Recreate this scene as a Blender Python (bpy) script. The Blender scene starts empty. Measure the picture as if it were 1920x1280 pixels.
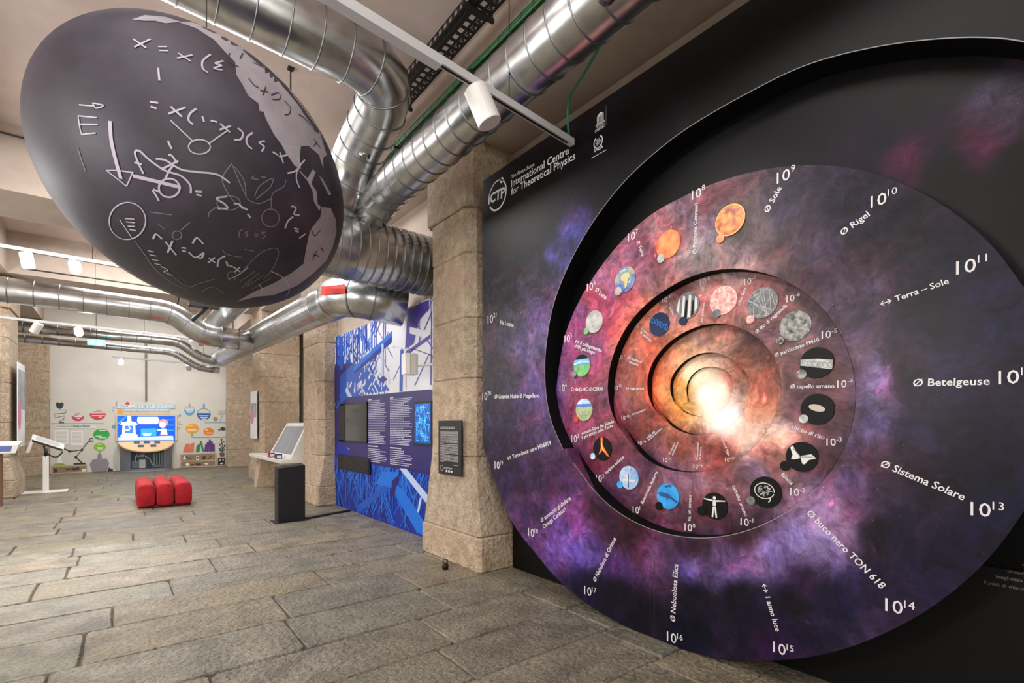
import bpy, bmesh, math, random
import numpy as np
from mathutils import Vector, Matrix
from mathutils.geometry import tessellate_polygon
random.seed(7)
RAD = math.radians
S = bpy.context.scene
COL = S.collection
# ------------------------------------------------------------------ camera
CX, HZ, F, CAMH, YAW = 960.0, 797.0, 930.0, 1.45, RAD(38.2)
cam_d = bpy.data.cameras.new('camera'); cam = bpy.data.objects.new('camera', cam_d)
COL.objects.link(cam); S.camera = cam
cam.location = (0, 0, CAMH); cam.rotation_euler = (RAD(90), 0, -YAW)
cam_d.sensor_width = 36; cam_d.sensor_fit = 'HORIZONTAL'
cam_d.lens = F/1920*36; cam_d.shift_y = (HZ-640)/1920; cam_d.clip_start = .05
# ------------------------------------------------------------------ world, exposure
W = bpy.data.worlds.new('world'); S.world = W; W.use_nodes = True
W.node_tree.nodes['Background'].inputs[0].default_value = (.9, .93, 1, 1)
W.node_tree.nodes['Background'].inputs[1].default_value = .35
S.view_settings.view_transform = 'Standard'; S.view_settings.look = 'None'
S.view_settings.gamma = 1; S.view_settings.use_curve_mapping = False
S.view_settings.exposure = 0.0
# ------------------------------------------------------------------ lights of the scene (track spots, plus added unseen fill lights)
def spot(loc, to, power, ang=70, blend=.7, size=.05, col=(1, .995, .985)):
    d = bpy.data.lights.new('track_spot_light', 'SPOT'); o = bpy.data.objects.new('track_spot_light', d)
    COL.objects.link(o); o.location = loc
    o.rotation_euler = (Vector(to)-Vector(loc)).to_track_quat('-Z', 'Y').to_euler()
    d.energy = power; d.spot_size = RAD(ang); d.spot_blend = blend; d.shadow_soft_size = size; d.color = col
    return o
def area(loc, to, power, sx, sy, col=(1, .995, .985)):
    d = bpy.data.lights.new('fill_area', 'AREA'); o = bpy.data.objects.new('fill_area', d)
    COL.objects.link(o); o.location = loc
    o.rotation_euler = (Vector(to)-Vector(loc)).to_track_quat('-Z', 'Y').to_euler()
    d.shape = 'RECTANGLE'; d.size = sx; d.size_y = sy; d.energy = power; d.color = col
    return o
LIGHTS_HERE = True
def point(loc, power, size=.3, col=(1, .99, .985)):
    d = bpy.data.lights.new('fill_point', 'POINT'); o = bpy.data.objects.new('fill_point', d); COL.objects.link(o); o.location = loc
    d.energy = power; d.shadow_soft_size = size; d.color = col; return o
# spots on the track in front of the mural
spot((.6, 2.6, 3.7), (2.85, 2.0, 2.15), 250, 62, 1.0, .08)
spot((1.5, 2.66, 3.62), (2.95, 3.9, 1.6), 90, 70, .9, .07)
# added area fills below the ceiling, no fixtures, to brighten the hall
area((-.6, 1.2, 5.2), (-.2, 1.6, 0), 80, 2.5, 2.5)
area((.6, 7.3, 5.2), (.6, 7.3, 0), 190, 2.2, 2.2)
area((.4, 12.2, 5.2), (.4, 12.2, 0), 220, 2.5, 2.0)
area((.4, 17.2, 5.2), (.4, 17.6, 0), 175, 2.5, 2.0)
# added unseen point fills, left aisle and behind the viewer, lifting ceiling and balloon
point((-3.2, 2.4, 2.7), 300, .5); point((-3.4, 7.2, 2.9), 240, .5); point((-3.4, 12, 3.0), 140, .4); point((-1.2, -1.9, 2.6), 190, .5)
# ------------------------------------------------------------------ pixel helpers
FW = np.array([math.sin(YAW), math.cos(YAW), 0]); RI = np.array([math.cos(YAW), -math.sin(YAW), 0]); UP = np.array([0, 0, 1.])
O = np.array([0, 0, CAMH])
def ray(px, py): return FW+(px-CX)/F*RI+(HZ-py)/F*UP
def pl(px, py, ax, v):
    d = ray(px, py); return Vector(O+d*(v-O[ax])/d[ax])
def onx(px, py, x): return pl(px, py, 0, x)
def ony(px, py, y): return pl(px, py, 1, y)
def onz(px, py, z=0): return pl(px, py, 2, z)
def topix(p):
    q = np.array(p)-O; z = q@FW; return CX+F*(q@RI)/z, HZ-F*(q@UP)/z
# ------------------------------------------------------------------ materials
def s2l(c):
    c = c/255.; return c/12.92 if c <= .04045 else ((c+.055)/1.055)**2.4
def L(r, g, b): return (s2l(r), s2l(g), s2l(b), 1)
MATS = {}
def mat(name, col=(200, 200, 200), rough=.6, metal=0, spec=.5, emit=None, es=0):
    if name in MATS: return MATS[name]
    m = bpy.data.materials.new(name); m.use_nodes = True
    b = m.node_tree.nodes['Principled BSDF']
    b.inputs['Base Color'].default_value = L(*col); b.inputs['Roughness'].default_value = rough
    b.inputs['Metallic'].default_value = metal; b.inputs['Specular IOR Level'].default_value = spec
    if emit: b.inputs['Emission Color'].default_value = L(*emit); b.inputs['Emission Strength'].default_value = es
    MATS[name] = m; return m
def nd(m, typ, **kw):
    n = m.node_tree.nodes.new(typ)
    for k, v in kw.items():
        if k.startswith('i_'): n.inputs[k[2:].replace('_', ' ')].default_value = v
        else: setattr(n, k, v)
    return n
def lk(m, a, ao, b, bi): m.node_tree.links.new(a.outputs[ao], b.inputs[bi])
def noisy(name, c1, c2, scale=3, rough=.8, bump=.3, bscale=40, detail=8, c3=None, s3=1.2, rnd=0, bdist=.01, pits=0, metal=0, stretch=None, speck=0, sscale=45):
    if name in MATS: return MATS[name]
    m = mat(name, c1, rough, metal); b = m.node_tree.nodes['Principled BSDF']
    geo = nd(m, 'ShaderNodeNewGeometry')
    src = (geo, 'Position')
    if stretch:
        mp = nd(m, 'ShaderNodeMapping'); mp.inputs['Scale'].default_value = stretch
        lk(m, geo, 'Position', mp, 'Vector'); src = (mp, 'Vector')
    n = nd(m, 'ShaderNodeTexNoise', i_Scale=scale, i_Detail=detail, i_Roughness=.62); lk(m, *src, n, 'Vector')
    r = nd(m, 'ShaderNodeValToRGB'); r.color_ramp.elements[0].position = .35; r.color_ramp.elements[1].position = .66
    r.color_ramp.elements[0].color = L(*c1); r.color_ramp.elements[1].color = L(*c2); lk(m, n, 'Fac', r, 'Fac')
    out = (r, 'Color')
    if c3:
        n3 = nd(m, 'ShaderNodeTexNoise', i_Scale=s3, i_Detail=4); lk(m, *src, n3, 'Vector')
        r3 = nd(m, 'ShaderNodeValToRGB'); r3.color_ramp.elements[0].position = .5; r3.color_ramp.elements[1].position = .68
        lk(m, n3, 'Fac', r3, 'Fac')
        mx = nd(m, 'ShaderNodeMixRGB'); mx.inputs[2].default_value = L(*c3); lk(m, r3, 'Color', mx, 0); lk(m, *out, mx, 1); out = (mx, 0)
    if rnd:
        oi = nd(m, 'ShaderNodeObjectInfo'); rr = nd(m, 'ShaderNodeValToRGB'); cr = rr.color_ramp
        cr.elements[0].color = (.75, .75, .77, 1); cr.elements[1].color = (1.0, .98, .94, 1)
        for p, c in ((.2, (1.0, .97, .9, 1)), (.4, (.9, .93, .88, 1)), (.55, (1.12, .98, .76, 1)), (.7, (1.0, .9, .84, 1)), (.85, (.82, .83, .8, 1))):
            e = cr.elements.new(p); e.color = c
        lk(m, oi, 'Random', rr, 'Fac')
        mx = nd(m, 'ShaderNodeMixRGB', blend_type='MULTIPLY'); mx.inputs[0].default_value = rnd
        lk(m, *out, mx, 1); lk(m, rr, 'Color', mx, 2); out = (mx, 0)
    if speck:
        ns = nd(m, 'ShaderNodeTexNoise', i_Scale=sscale, i_Detail=5, i_Roughness=.7); lk(m, *src, ns, 'Vector')
        rs_ = nd(m, 'ShaderNodeValToRGB'); e = rs_.color_ramp.elements; e[0].position = .33; e[0].color = (.42, .40, .38, 1); e[1].position = .52; e[1].color = (1.06, 1.05, 1.04, 1)
        x = e.new(.72); x.color = (1.35, 1.33, 1.3, 1); lk(m, ns, 'Fac', rs_, 'Fac')
        mx = nd(m, 'ShaderNodeMixRGB', blend_type='MULTIPLY'); mx.inputs[0].default_value = speck; lk(m, *out, mx, 1); lk(m, rs_, 'Color', mx, 2); out = (mx, 0)
    lk(m, *out, b, 'Base Color')
    if bump:
        n2 = nd(m, 'ShaderNodeTexNoise', i_Scale=bscale, i_Detail=6, i_Roughness=.6); lk(m, *src, n2, 'Vector')
        bp = nd(m, 'ShaderNodeBump', i_Strength=bump, i_Distance=bdist); lk(m, n2, 'Fac', bp, 'Height'); lk(m, bp, 'Normal', b, 'Normal')
        if pits:
            v = nd(m, 'ShaderNodeTexNoise', i_Scale=pits, i_Detail=3, i_Roughness=.5); lk(m, *src, v, 'Vector')
            b2 = nd(m, 'ShaderNodeBump', i_Strength=min(1, bump*1.3), i_Distance=bdist*2.5); lk(m, v, 'Fac', b2, 'Height'); lk(m, bp, 'Normal', b2, 'Normal')
            lk(m, b2, 'Normal', b, 'Normal')
    return m
def attrmat(name, attr='art', rough=.4, noise=None, spec=.5):
    m = mat(name, (50, 50, 50), rough, 0, spec); b = m.node_tree.nodes['Principled BSDF']
    a = nd(m, 'ShaderNodeAttribute', attribute_name=attr); lk(m, a, 'Color', b, 'Base Color')
    return m
# ------------------------------------------------------------------ scene-graph helpers
WL = {}
def tag(o, label=None, cat=None, group=None, kind=None):
    if label: o['label'] = label
    if cat: o['category'] = cat
    if group: o['group'] = group
    if kind: o['kind'] = kind
    return o
def thing(name, label, cat, loc=(0, 0, 0), group=None, kind=None):
    o = bpy.data.objects.new(name, None); COL.objects.link(o); o.location = loc; o.empty_display_size = .1
    WL[o.name] = Vector(loc); return tag(o, label, cat, group, kind)
def mesh(name, verts, faces, m, parent=None, smooth=False, loc=None):
    base = WL[parent.name] if parent else Vector((0, 0, 0))
    if loc is None and parent is None:
        a = np.array([tuple(v) for v in verts]); c = (a.min(0)+a.max(0))/2; loc = Vector((c[0], c[1], a[:, 2].min()))
    org = base if parent else Vector(loc)
    me = bpy.data.meshes.new(name)
    me.from_pydata([tuple(Vector(v)-org) for v in verts], [], faces); me.update()
    if m: me.materials.append(m)
    if smooth:
        me.polygons.foreach_set('use_smooth', [True]*len(me.polygons))
    o = bpy.data.objects.new(name, me); COL.objects.link(o)
    if parent: o.parent = parent
    else: o.location = org
    WL[o.name] = Vector(org); return o
STUFF = {'text_rows', 'text_heading', 'caption_rows', 'lattice_print', 'lattice_picture', 'slotted_bed', 'side_flange', 'temple_emblem', 'atom_emblem', 'institute_logo', 'motif', 'plant_print', 'plant_leaf_print', 'cable_print', 'dot_print', 'bulb_stem'}
class MB:
    def __init__(s): s.v = []; s.f = []
    def add(s, v, f):
        n = len(s.v); s.v += [tuple(x) for x in v]; s.f += [tuple(n+i for i in q) for q in f]; return s
    def box(s, x0, x1, y0, y1, z0, z1):
        return s.add([(x0, y0, z0), (x1, y0, z0), (x1, y1, z0), (x0, y1, z0), (x0, y0, z1), (x1, y0, z1), (x1, y1, z1), (x0, y1, z1)],
                     [(3, 2, 1, 0), (4, 5, 6, 7), (0, 1, 5, 4), (1, 2, 6, 5), (2, 3, 7, 6), (3, 0, 4, 7)])
    def bbox(s, x0, x1, y0, y1, z0, z1, b=.01):   # chamfered box
        vs = []; 
        for (x, sx) in ((x0, 1), (x1, -1)):
            for (y, sy) in ((y0, 1), (y1, -1)):
                for (z, sz) in ((z0, 1), (z1, -1)):
                    vs += [(x, y+sy*b, z+sz*b), (x+sx*b, y, z+sz*b), (x+sx*b, y+sy*b, z)]
        bm = bmesh.new()
        for v in vs: bm.verts.new(v)
        r = bmesh.ops.convex_hull(bm, input=bm.verts); bm.verts.index_update()
        s.add([v.co[:] for v in bm.verts], [[v.index for v in f.verts] for f in bm.faces]); bm.free(); return s
    def hull(s, pts):
        bm = bmesh.new()
        for v in pts: bm.verts.new(v)
        bmesh.ops.convex_hull(bm, input=bm.verts)
        for v in [v for v in bm.verts if not v.link_faces]: bm.verts.remove(v)
        bm.verts.index_update(); bm.faces.ensure_lookup_table()
        s.add([v.co[:] for v in bm.verts], [[v.index for v in f.verts] for f in bm.faces]); bm.free(); return s
    def prism(s, poly, d):   # poly 3D points, extruded by vector d, both caps
        poly = [Vector(p) for p in poly]; d = Vector(d); n = len(poly)
        tri = tessellate_polygon([poly])
        v = poly+[p+d for p in poly]
        f = [tuple(t) for t in tri]+[tuple(n+i for i in reversed(t)) for t in tri]
        f += [(i, (i+1) % n, n+(i+1) % n, n+i) for i in range(n)]
        return s.add(v, f)
    def poly(s, poly):
        poly = [Vector(p) for p in poly]; return s.add(poly, [tuple(t) for t in tessellate_polygon([poly])])
    def tube(s, path, r, n=12, caps=True, prof=None):
        P = [Vector(p) for p in path]; R = r if isinstance(r, (list, tuple)) else [r]*len(P)
        T = []
        for i in range(len(P)):
            a = (P[i]-P[i-1]).normalized() if i else (P[1]-P[0]).normalized()
            b = (P[i+1]-P[i]).normalized() if i < len(P)-1 else a
            T.append((a+b).normalized() if (a+b).length > 1e-6 else a)
        u = T[0].orthogonal().normalized(); vs = []; base = len(s.v)
        for i, p in enumerate(P):
            u = (u-T[i]*u.dot(T[i])).normalized(); w = T[i].cross(u)
            k = 1
            if 0 < i < len(P)-1:
                c = T[i].dot((P[i+1]-P[i]).normalized()); k = 1/max(c, .5)
            for j in range(n):
                a = 2*math.pi*j/n; vs.append(p+(u*math.cos(a)+w*math.sin(a))*R[i]*(1 if k < 1.02 else 1))
        f = []
        for i in range(len(P)-1):
            for j in range(n):
                f.append((i*n+j, i*n+(j+1) % n, (i+1)*n+(j+1) % n, (i+1)*n+j))
        if caps: f += [tuple(range(n-1, -1, -1)), tuple((len(P)-1)*n+j for j in range(n))]
        return s.add(vs, f)
    def build(s, name, m, parent=None, smooth=False, loc=None):
        o = mesh(name, s.v, s.f, m, parent, smooth, loc)
        if name in STUFF: o['kind'] = 'stuff'
        return o
def struct(name, mb, m, smooth=False): return tag(mb.build(name, m, None, smooth, (0, 0, 0)), kind='structure')
# ---- text as meshes
TXT = {}
def textgeo(t, bold=0, italic=0):
    k = (t, bold, italic)
    if k in TXT: return TXT[k]
    c = bpy.data.curves.new('t', 'FONT'); c.body = t; c.size = 1; c.resolution_u = 2; c.offset = bold; c.shear = italic
    o = bpy.data.objects.new('t', c); COL.objects.link(o)
    dg = bpy.context.evaluated_depsgraph_get(); dg.update()
    me = o.evaluated_get(dg).to_mesh()
    v = [(p.co.x, p.co.y) for p in me.vertices]; f = [tuple(p.vertices) for p in me.polygons]
    o.evaluated_get(dg).to_mesh_clear(); bpy.data.objects.remove(o); bpy.data.curves.remove(c)
    if not v: v = [(0, 0)]; 
    x0 = min(p[0] for p in v); v = [(p[0]-x0, p[1]) for p in v]
    TXT[k] = (v, f, max(p[0] for p in v)); return TXT[k]
def circle(c, u, w, r, n=28, r2=None, a0=0, a1=2*math.pi):
    c, u, w = Vector(c), Vector(u), Vector(w); full = abs(a1-a0-2*math.pi) < 1e-6
    return [c+u*r*math.cos(a0+(a1-a0)*i/(n if full else n-1))+w*(r2 or r)*math.sin(a0+(a1-a0)*i/(n if full else n-1)) for i in range(n)]
def ribbon(mb, pts, width, nrm, closed=False):
    P = [Vector(p) for p in pts]; n = len(P); vs = []
    for i in range(n):
        a = P[(i-1) % n] if (closed or i) else P[i]; b = P[(i+1) % n] if (closed or i < n-1) else P[i]
        N = Vector(nrm(P[i])) if callable(nrm) else Vector(nrm)
        d = (b-a); s_ = d.cross(N)
        s_ = s_.normalized()*width/2 if s_.length > 1e-9 else Vector((0, 0, width/2))
        vs += [P[i]-s_, P[i]+s_]
    f = [(2*i, 2*i+1, 2*i+3, 2*i+2) for i in range(n-1)]
    if closed: f.append((2*n-2, 2*n-1, 1, 0))
    mb.add(vs, f)
# ================================================================== SETTING
CEIL = 5.35
M_ceil = noisy('ceiling plaster', (200, 182, 174), (216, 198, 190), 1.2, .9, .25, 60)
M_wall = noisy('white plaster', (214, 209, 200), (226, 222, 214), 1.0, .9, .12, 50)
M_beam = noisy('beige plaster beam', (176, 160, 148), (192, 176, 162), 1.5, .9, .2, 50)
M_mortar = noisy('mortar', (72, 66, 58), (104, 97, 86), 8, .95, .4, 60)
M_slab = noisy('paving stone', (104, 99, 89), (147, 141, 127), 3.6, .5, .7, 60, 9, (132, 126, 108), 1.0, .75, .010, pits=24, stretch=(1, 1.15, 1), speck=.85, sscale=38)
M_stone = noisy('pillar stone', (168, 149, 128), (206, 188, 165), 9, .88, .8, 80, 10, (190, 166, 146), 2.2, .22, .01, pits=24, speck=.5, sscale=60)
struct('floor', MB().box(-5.5, 3.9, -3, 20.3, -.2, -.016), M_mortar)
floor = bpy.data.objects['floor']; 
rows = [-1.3, -.7, -.1, .4, .88, 1.37, 1.86, 2.36, 2.83, 3.36, 3.96, 4.57, 5.1, 5.65, 6.27, 6.8, 7.3, 7.82, 8.37, 8.9]
while rows[-1] < 19.9: rows.append(min(20.1, rows[-1]+random.uniform(.48, .66)))
fixed = {9: [.95, 2.05], 10: [-.2, 1.0, 2.1, 2.95], 11: [-.05, 1.5, 2.7], 12: [.35, 1.85, 2.6], 13: [-.6, .75, 2.1], 7: [1.6, 2.75], 8: [.4, 1.75, 2.75], 6: [1.15, 2.65]}
def slab(x0, x1, y0, y1):
    g = random.uniform(.003, .008); top = random.uniform(-.003, .003); tx, ty = random.uniform(-.002, .002), random.uniform(-.004, .004)
    x0 += g; x1 -= g; y0 += g; y1 -= g
    pts = []
    nx = max(3, int((x1-x0)/.22)); ny = 3
    rc = random.uniform(.008, .03)
    for i in range(nx+1): pts.append((x0+rc+(x1-x0-2*rc)*i/nx, y0))
    for i in range(ny+1): pts.append((x1, y0+rc+(y1-y0-2*rc)*i/ny))
    for i in range(nx+1): pts.append((x1-rc-(x1-x0-2*rc)*i/nx, y1))
    for i in range(ny+1): pts.append((x0, y1-rc-(y1-y0-2*rc)*i/ny))
    cx, cy = (x0+x1)/2, (y0+y1)/2; n = len(pts)
    o = [(x+random.uniform(-.006, .006), y+random.uniform(-.006, .006)) for x, y in pts]
    ins = [(x+(.009 if x < cx else -.009)*(1 if abs(x-cx) > (x1-x0)/2-.05 else .2), y+(.008 if y < cy else -.008)*(1 if abs(y-cy) > (y1-y0)/2-.03 else .2)) for x, y in o]
    zz = lambda x, y: top+tx*(x-cx)+ty*(y-cy)/(y1-y0)
    v = [(x, y, -.03) for x, y in o]+[(x, y, zz(x, y)-.010) for x, y in o]+[(x, y, zz(x, y)) for x, y in ins]
    f = [(i, (i+1) % n, n+(i+1) % n, n+i) for i in range(n)]+[(n+i, n+(i+1) % n, 2*n+(i+1) % n, 2*n+i) for i in range(n)]+[tuple(range(2*n, 3*n))]
    return mesh('floor_slab', v, f, M_slab, floor)
for i in range(len(rows)-1):
    y0, y1 = rows[i], rows[i+1]
    if i in fixed: js = fixed[i]
    else:
        js = []; x = random.uniform(-2.6, -1.4)
        while x < 3.2: js.append(x); x += random.uniform(1.0, 1.9)
    xs = []; x = js[0]-random.uniform(1.1, 1.7)
    while x > -4.2: xs.insert(0, x); x -= random.uniform(1.2, 2.0)
    xs = [-4.4]+xs+list(js)
    x = xs[-1]+random.uniform(1.1, 1.5)
    while x < 3.1: xs.append(x); x += 1.3
    end = 3.85
    if xs[-1] > end-.25: xs.pop()
    xs.append(end)
    for a, b in zip(xs, xs[1:]): slab(a, b, y0, y1)
struct('ceiling', MB().box(-5.5, 3.9, -3, 20.3, CEIL, CEIL+.2), M_ceil)
struct('wall_far', MB().box(-5.5, 3.9, 20.1, 20.3, -.02, CEIL), M_wall)
struct('wall_left', MB().box(-5.7, -5.5, -3, 20.3, -.02, CEIL), M_wall)
struct('wall_back', MB().box(-5.5, 3.9, -3.2, -3, -.02, CEIL), M_wall)
struct('wall_right', MB().box(3.9, 4.1, -3, 20.3, -.02, CEIL), M_wall)
struct('wall_right_bay', MB().box(3.13, 3.9, 5.0, 9.3, -.02, 4.4), M_beam)
struct('wall_right_upper', MB().box(3.35, 3.9, -3, 4.3, 3.7, 4.42), M_beam)
struct('trim_1', MB().box(2.8, 3.9, -3, 20.1, 4.4, CEIL), M_beam)
struct('trim_2', MB().box(-1.8, 2.8, 9.1, 10.3, 4.5, CEIL), M_beam)
struct('trim_3', MB().box(-1.8, 2.8, 14.0, 15.2, 4.5, CEIL), M_beam)
struct('trim_4', MB().box(-5.5, -1.8, -3, 20.1, 4.5, CEIL), M_beam)
# ---- pillars of stone blocks
def block(parent, fp0, z0, z1, fp1=None, b=.012, jit=.006):
    fp1 = fp1 or fp0
    j = random.uniform
    def ring(fp, z, ins):
        cx = sum(p[0] for p in fp)/len(fp); cy = sum(p[1] for p in fp)/len(fp); out = []
        for x, y in fp:
            d = math.hypot(x-cx, y-cy); k = 1-ins*1.4/d; out.append((cx+(x-cx)*k, cy+(y-cy)*k, z))
        return out
    dx, dy = j(-jit, jit), j(-jit, jit)
    sh = lambda r: [(x+dx, y+dy, z) for x, y, z in r]
    mb = MB().hull(sh(ring(fp0, z0, b)+ring(fp0, z0+b*1.2, 0)+ring(fp1, z1-b*1.2, 0)+ring(fp1, z1, b)))
    return mb.build('stone_block', M_stone, parent)
def pillar(label, xf, xb, y0, y1, levels, pl_=.08, ch=.10, near_batter=.26, top=4.4):
    s = 1 if xb > xf else -1          # outward direction of the front is -s
    t = thing('stone_pillar', label, 'pillar', ((xf+xb)/2, (y0+y1)/2, 0), 'stone pillars of the hall')
    fr = lambda e, n, f, c: [(xf-s*e, y0-n+c), (xf-s*e+s*c, y0-n), (xb, y0-n), (xb, y1+f), (xf-s*e+s*c, y1+f), (xf-s*e, y1+f-c)]
    shaft = fr(0, 0, 0, ch)
    block(t, fr(pl_+.02, near_batter+.03, .05, .03), 0, .34)
    block(t, fr(pl_, near_batter, .03, .03), .34, levels[0], fr(0, .0, 0, ch*.9))
    for a, b in zip(levels, levels[1:]): block(t, shaft, a, b)
    block(t, fr(.03, .035, .035, .06), levels[-1], top)
    return t
pillar('tan stone pillar with a small black text sign, beside the galaxy mural', 2.80, 3.9, 4.27, 5.12, [1.12, 1.94, 2.57, 3.25, 3.72], pl_=.05)
pillar('tan stone pillar between the blue mural and the white desk', 2.80, 3.9, 9.17, 10.26, [.9, 1.55, 2.25, 2.95, 3.6], near_batter=.05, pl_=.04)
pillar('tan stone pillar with a narrow poster, behind the white desk', 2.80, 3.75, 14.0, 15.1, [.75, 1.4, 2.05, 2.7, 3.3, 3.85], near_batter=.05, pl_=.05)
pillar('tan stone pillar with posters at the left edge of the photo', -1.78, -2.9, 14.0, 15.25, [.8, 1.5, 2.3, 3.2, 3.8], near_batter=.08, pl_=.1)
def pier(label, px0, px1, y, levels):
    x0, x1 = ony(px0, 797, y).x+.03, ony(px1, 797, y).x-.03
    t = thing('stone_pier', label, 'pier', ((x0+x1)/2, y+.25, 0), 'stone piers at the far wall')
    for a, b in zip(levels, levels[1:]): block(t, [(x0, y), (x1, y), (x1, y+.37), (x0, y+.37)], a, b)
pier('tan stone pier left of the far white wall', 30, 93, 19.58, [0, .55, 1.35, 2.1, 3.0, 3.7, 4.45])
pier('tan stone pier right of the far white wall', 425, 486, 19.58, [0, .6, 1.45, 2.2, 2.9, 3.5, 4.45])

# ================================================================== VENTILATION DUCTS
def galv(name, rough, c=(196, 200, 204)):
    m = mat(name, c, rough, 1.0); b = m.node_tree.nodes['Principled BSDF']
    g = nd(m, 'ShaderNodeNewGeometry'); n = nd(m, 'ShaderNodeTexNoise', i_Scale=7, i_Detail=6); lk(m, g, 'Position', n, 'Vector')
    r = nd(m, 'ShaderNodeValToRGB'); r.color_ramp.elements[0].position = .3; r.color_ramp.elements[1].position = .7
    r.color_ramp.elements[0].color = (.46, .47, .48, 1); r.color_ramp.elements[1].color = (.68, .69, .70, 1)
    lk(m, n, 'Fac', r, 'Fac'); lk(m, r, 'Color', b, 'Base Color')
    n2 = nd(m, 'ShaderNodeTexNoise', i_Scale=2.5, i_Detail=2); lk(m, g, 'Position', n2, 'Vector')
    bp = nd(m, 'ShaderNodeBump', i_Strength=.25, i_Distance=.03); lk(m, n2, 'Fac', bp, 'Height'); lk(m, bp, 'Normal', b, 'Normal')
    return m
M_galv = galv('galvanised duct steel', .27); M_seam = mat('duct seam', (150, 152, 154), .4, 1)
M_black = mat('black paint', (22, 22, 23), .5); M_white = mat('white enamel', (228, 226, 222), .4)
M_dark = mat('dark metal', (48, 46, 44), .5, .3)
def bend(pts, r=.3, n=4):
    out = [Vector(pts[0])]
    for a, b, c in zip(pts, pts[1:], pts[2:]):
        a, b, c = Vector(a), Vector(b), Vector(c); u = (a-b); w = (c-b); k = min(r, u.length*.45, w.length*.45)
        p0, p2 = b+u.normalized()*k, b+w.normalized()*k
        for i in range(n+1):
            t = i/n; out.append(p0*(1-t)**2+b*2*t*(1-t)+p2*t*t)
    out.append(Vector(pts[-1])); return out
def resample(P, step):
    out = [(P[0], (P[1]-P[0]).normalized())]; acc = 0
    for a, b in zip(P, P[1:]):
        L_ = (b-a).length; d = (b-a).normalized(); s_ = step-acc
        while s_ <= L_: out.append((a+d*s_, d)); s_ += step
        acc = (acc+L_) % step
    return out
def duct(label, pts, r, ring=.26, br=.3, corr=0, group='ventilation ducts'):
    P = bend(pts, br) if len(pts) > 2 else [Vector(p) for p in pts]
    c = P[0]; t = thing('ventilation_duct', label, 'duct', (c.x, c.y, c.z-r), group)
    if corr:
        Q = [q for q, d in resample(P, corr/2)]; R = [r*(1.0 if i % 2 else .98) for i in range(len(Q))]
        MB().tube(Q, R, 32).build('corrugated_pipe', M_galv, t)
        return t
    MB().tube(P, r, 32).build('pipe', M_galv, t, True)
    bends = set()
    for q, d in resample(P, ring)[1:]:
        MB().tube([q-d*.007, q-d*.005, q+d*.005, q+d*.007], [r*.99, r+.007, r+.007, r*.99], 32, False).build('seam_ring', M_seam, t, True)
    return t
d1 = duct('large round steel duct crossing the ceiling above the balloon', [(-1.6, 4.25, 4.80), (2.0, 4.27, 4.68), (2.02, 5.35, 4.35), (1.88, 5.62, 3.82)], .25, .24, .42)
dR = duct('long round steel duct running over the galaxy mural', [(2.27, -1.5, 4.05), (2.27, 5.12, 3.99), (2.2, 5.5, 3.8)], .2, .2, .3)
M_open = mat('dark duct opening', (14, 14, 15), .7)
for t, p, q in ((d1, (738, 284), 2.02), (dR, (1172, 14), 2.27)):
    c = onx(p[0], p[1], q-.02); c.z -= .1 if t is dR else .02
    if t is dR: c = Vector((2.14, 1.86, 3.89))
    else: c = Vector((1.98, 4.98, 4.27))
    d = (Vector(O)-c).normalized(); d.z -= .3; d.normalize()
    s_ = MB().tube([c-d*.06, c+d*.08, c+d*.08, c+d*.02], [.055, .055, .045, .045], 20, True).build('access_spigot', M_galv, t, True)
    a = d.orthogonal().normalized(); b = d.cross(a)
    MB().poly(circle(c+d*.05, a, b, .047, 20)).build('opening', M_open, s_)
    MB().tube([c+d*.06-a*.045, c+d*.06+a*.045], .006, 8).build('damper_bar', M_galv, s_)
dL = duct('widest ribbed steel duct entering behind the tan pillar', [(.9, 5.62, 3.50), (3.06, 5.62, 3.46)], .36, .105)
dM = duct('ribbed steel duct with a red-marked elbow, running above the blue mural', [(2.22, 16.9, 3.42), (2.24, 7.0, 3.14)], .25, corr=.07)
tM = dM
P = bend([(2.24, 7.05, 3.14), (2.24, 6.25, 3.12), (2.95, 6.07, 3.02)], .45, 3)
MB().tube(P, .262, 32).build('elbow', M_galv, tM, True)
for q, d in [(P[1], P[1]-P[0]), (P[3], P[3]-P[2]), (P[-2], P[-1]-P[-2])]:
    d = d.normalized(); MB().tube([q-d*.01, q+d*.01], .27, 32, False).build('seam_ring', M_seam, tM, True)
# flat red patch on the elbow
M_red = mat('red patch', (205, 52, 44), .35)
mb = MB(); vs = []
pp = [(579, 533), (600, 527), (622, 527), (640, 530), (640, 545), (622, 548), (600, 549), (588, 549)]
def hit_tube(px, py, path, r):
    d = Vector(ray(px, py)).normalized(); best = None
    for i in range(300):
        s_ = 4+i*.02; p = Vector(O)+d*s_; m = 9
        for a, b in zip(path, path[1:]):
            ab = b-a; t_ = max(0, min(1, (p-a).dot(ab)/ab.length_squared)); m = min(m, (p-a-ab*t_).length)
        if m < r: return p-d*.03
    return None
hp = []
for i in range(9):
    row = []
    for j in range(4):
        px = 602+(647-602)*i/8; py = 537-i*.6+j*5.5
        row.append(hit_tube(px, py, P, .275))
    hp.append(row)
if all(p is not None for r in hp for p in r):
    MB().add([p for r in hp for p in r], [(i*4+j, i*4+j+1, i*4+j+5, i*4+j+4) for i in range(8) for j in range(3)]).build('red_mark', M_red, tM, True)
duct('second ribbed duct half hidden behind the red-marked duct', [(1.62, 15.5, 3.75), (1.62, 8.2, 3.62)], .2, corr=.07)
duct('mid-size duct crossing behind the balloon from the left edge', [(-3.2, 11, 3.6), (.72, 11, 3.52), (1.2, 11, 3.16), (2.05, 11, 3.12)], .2, .3, .2)
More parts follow.
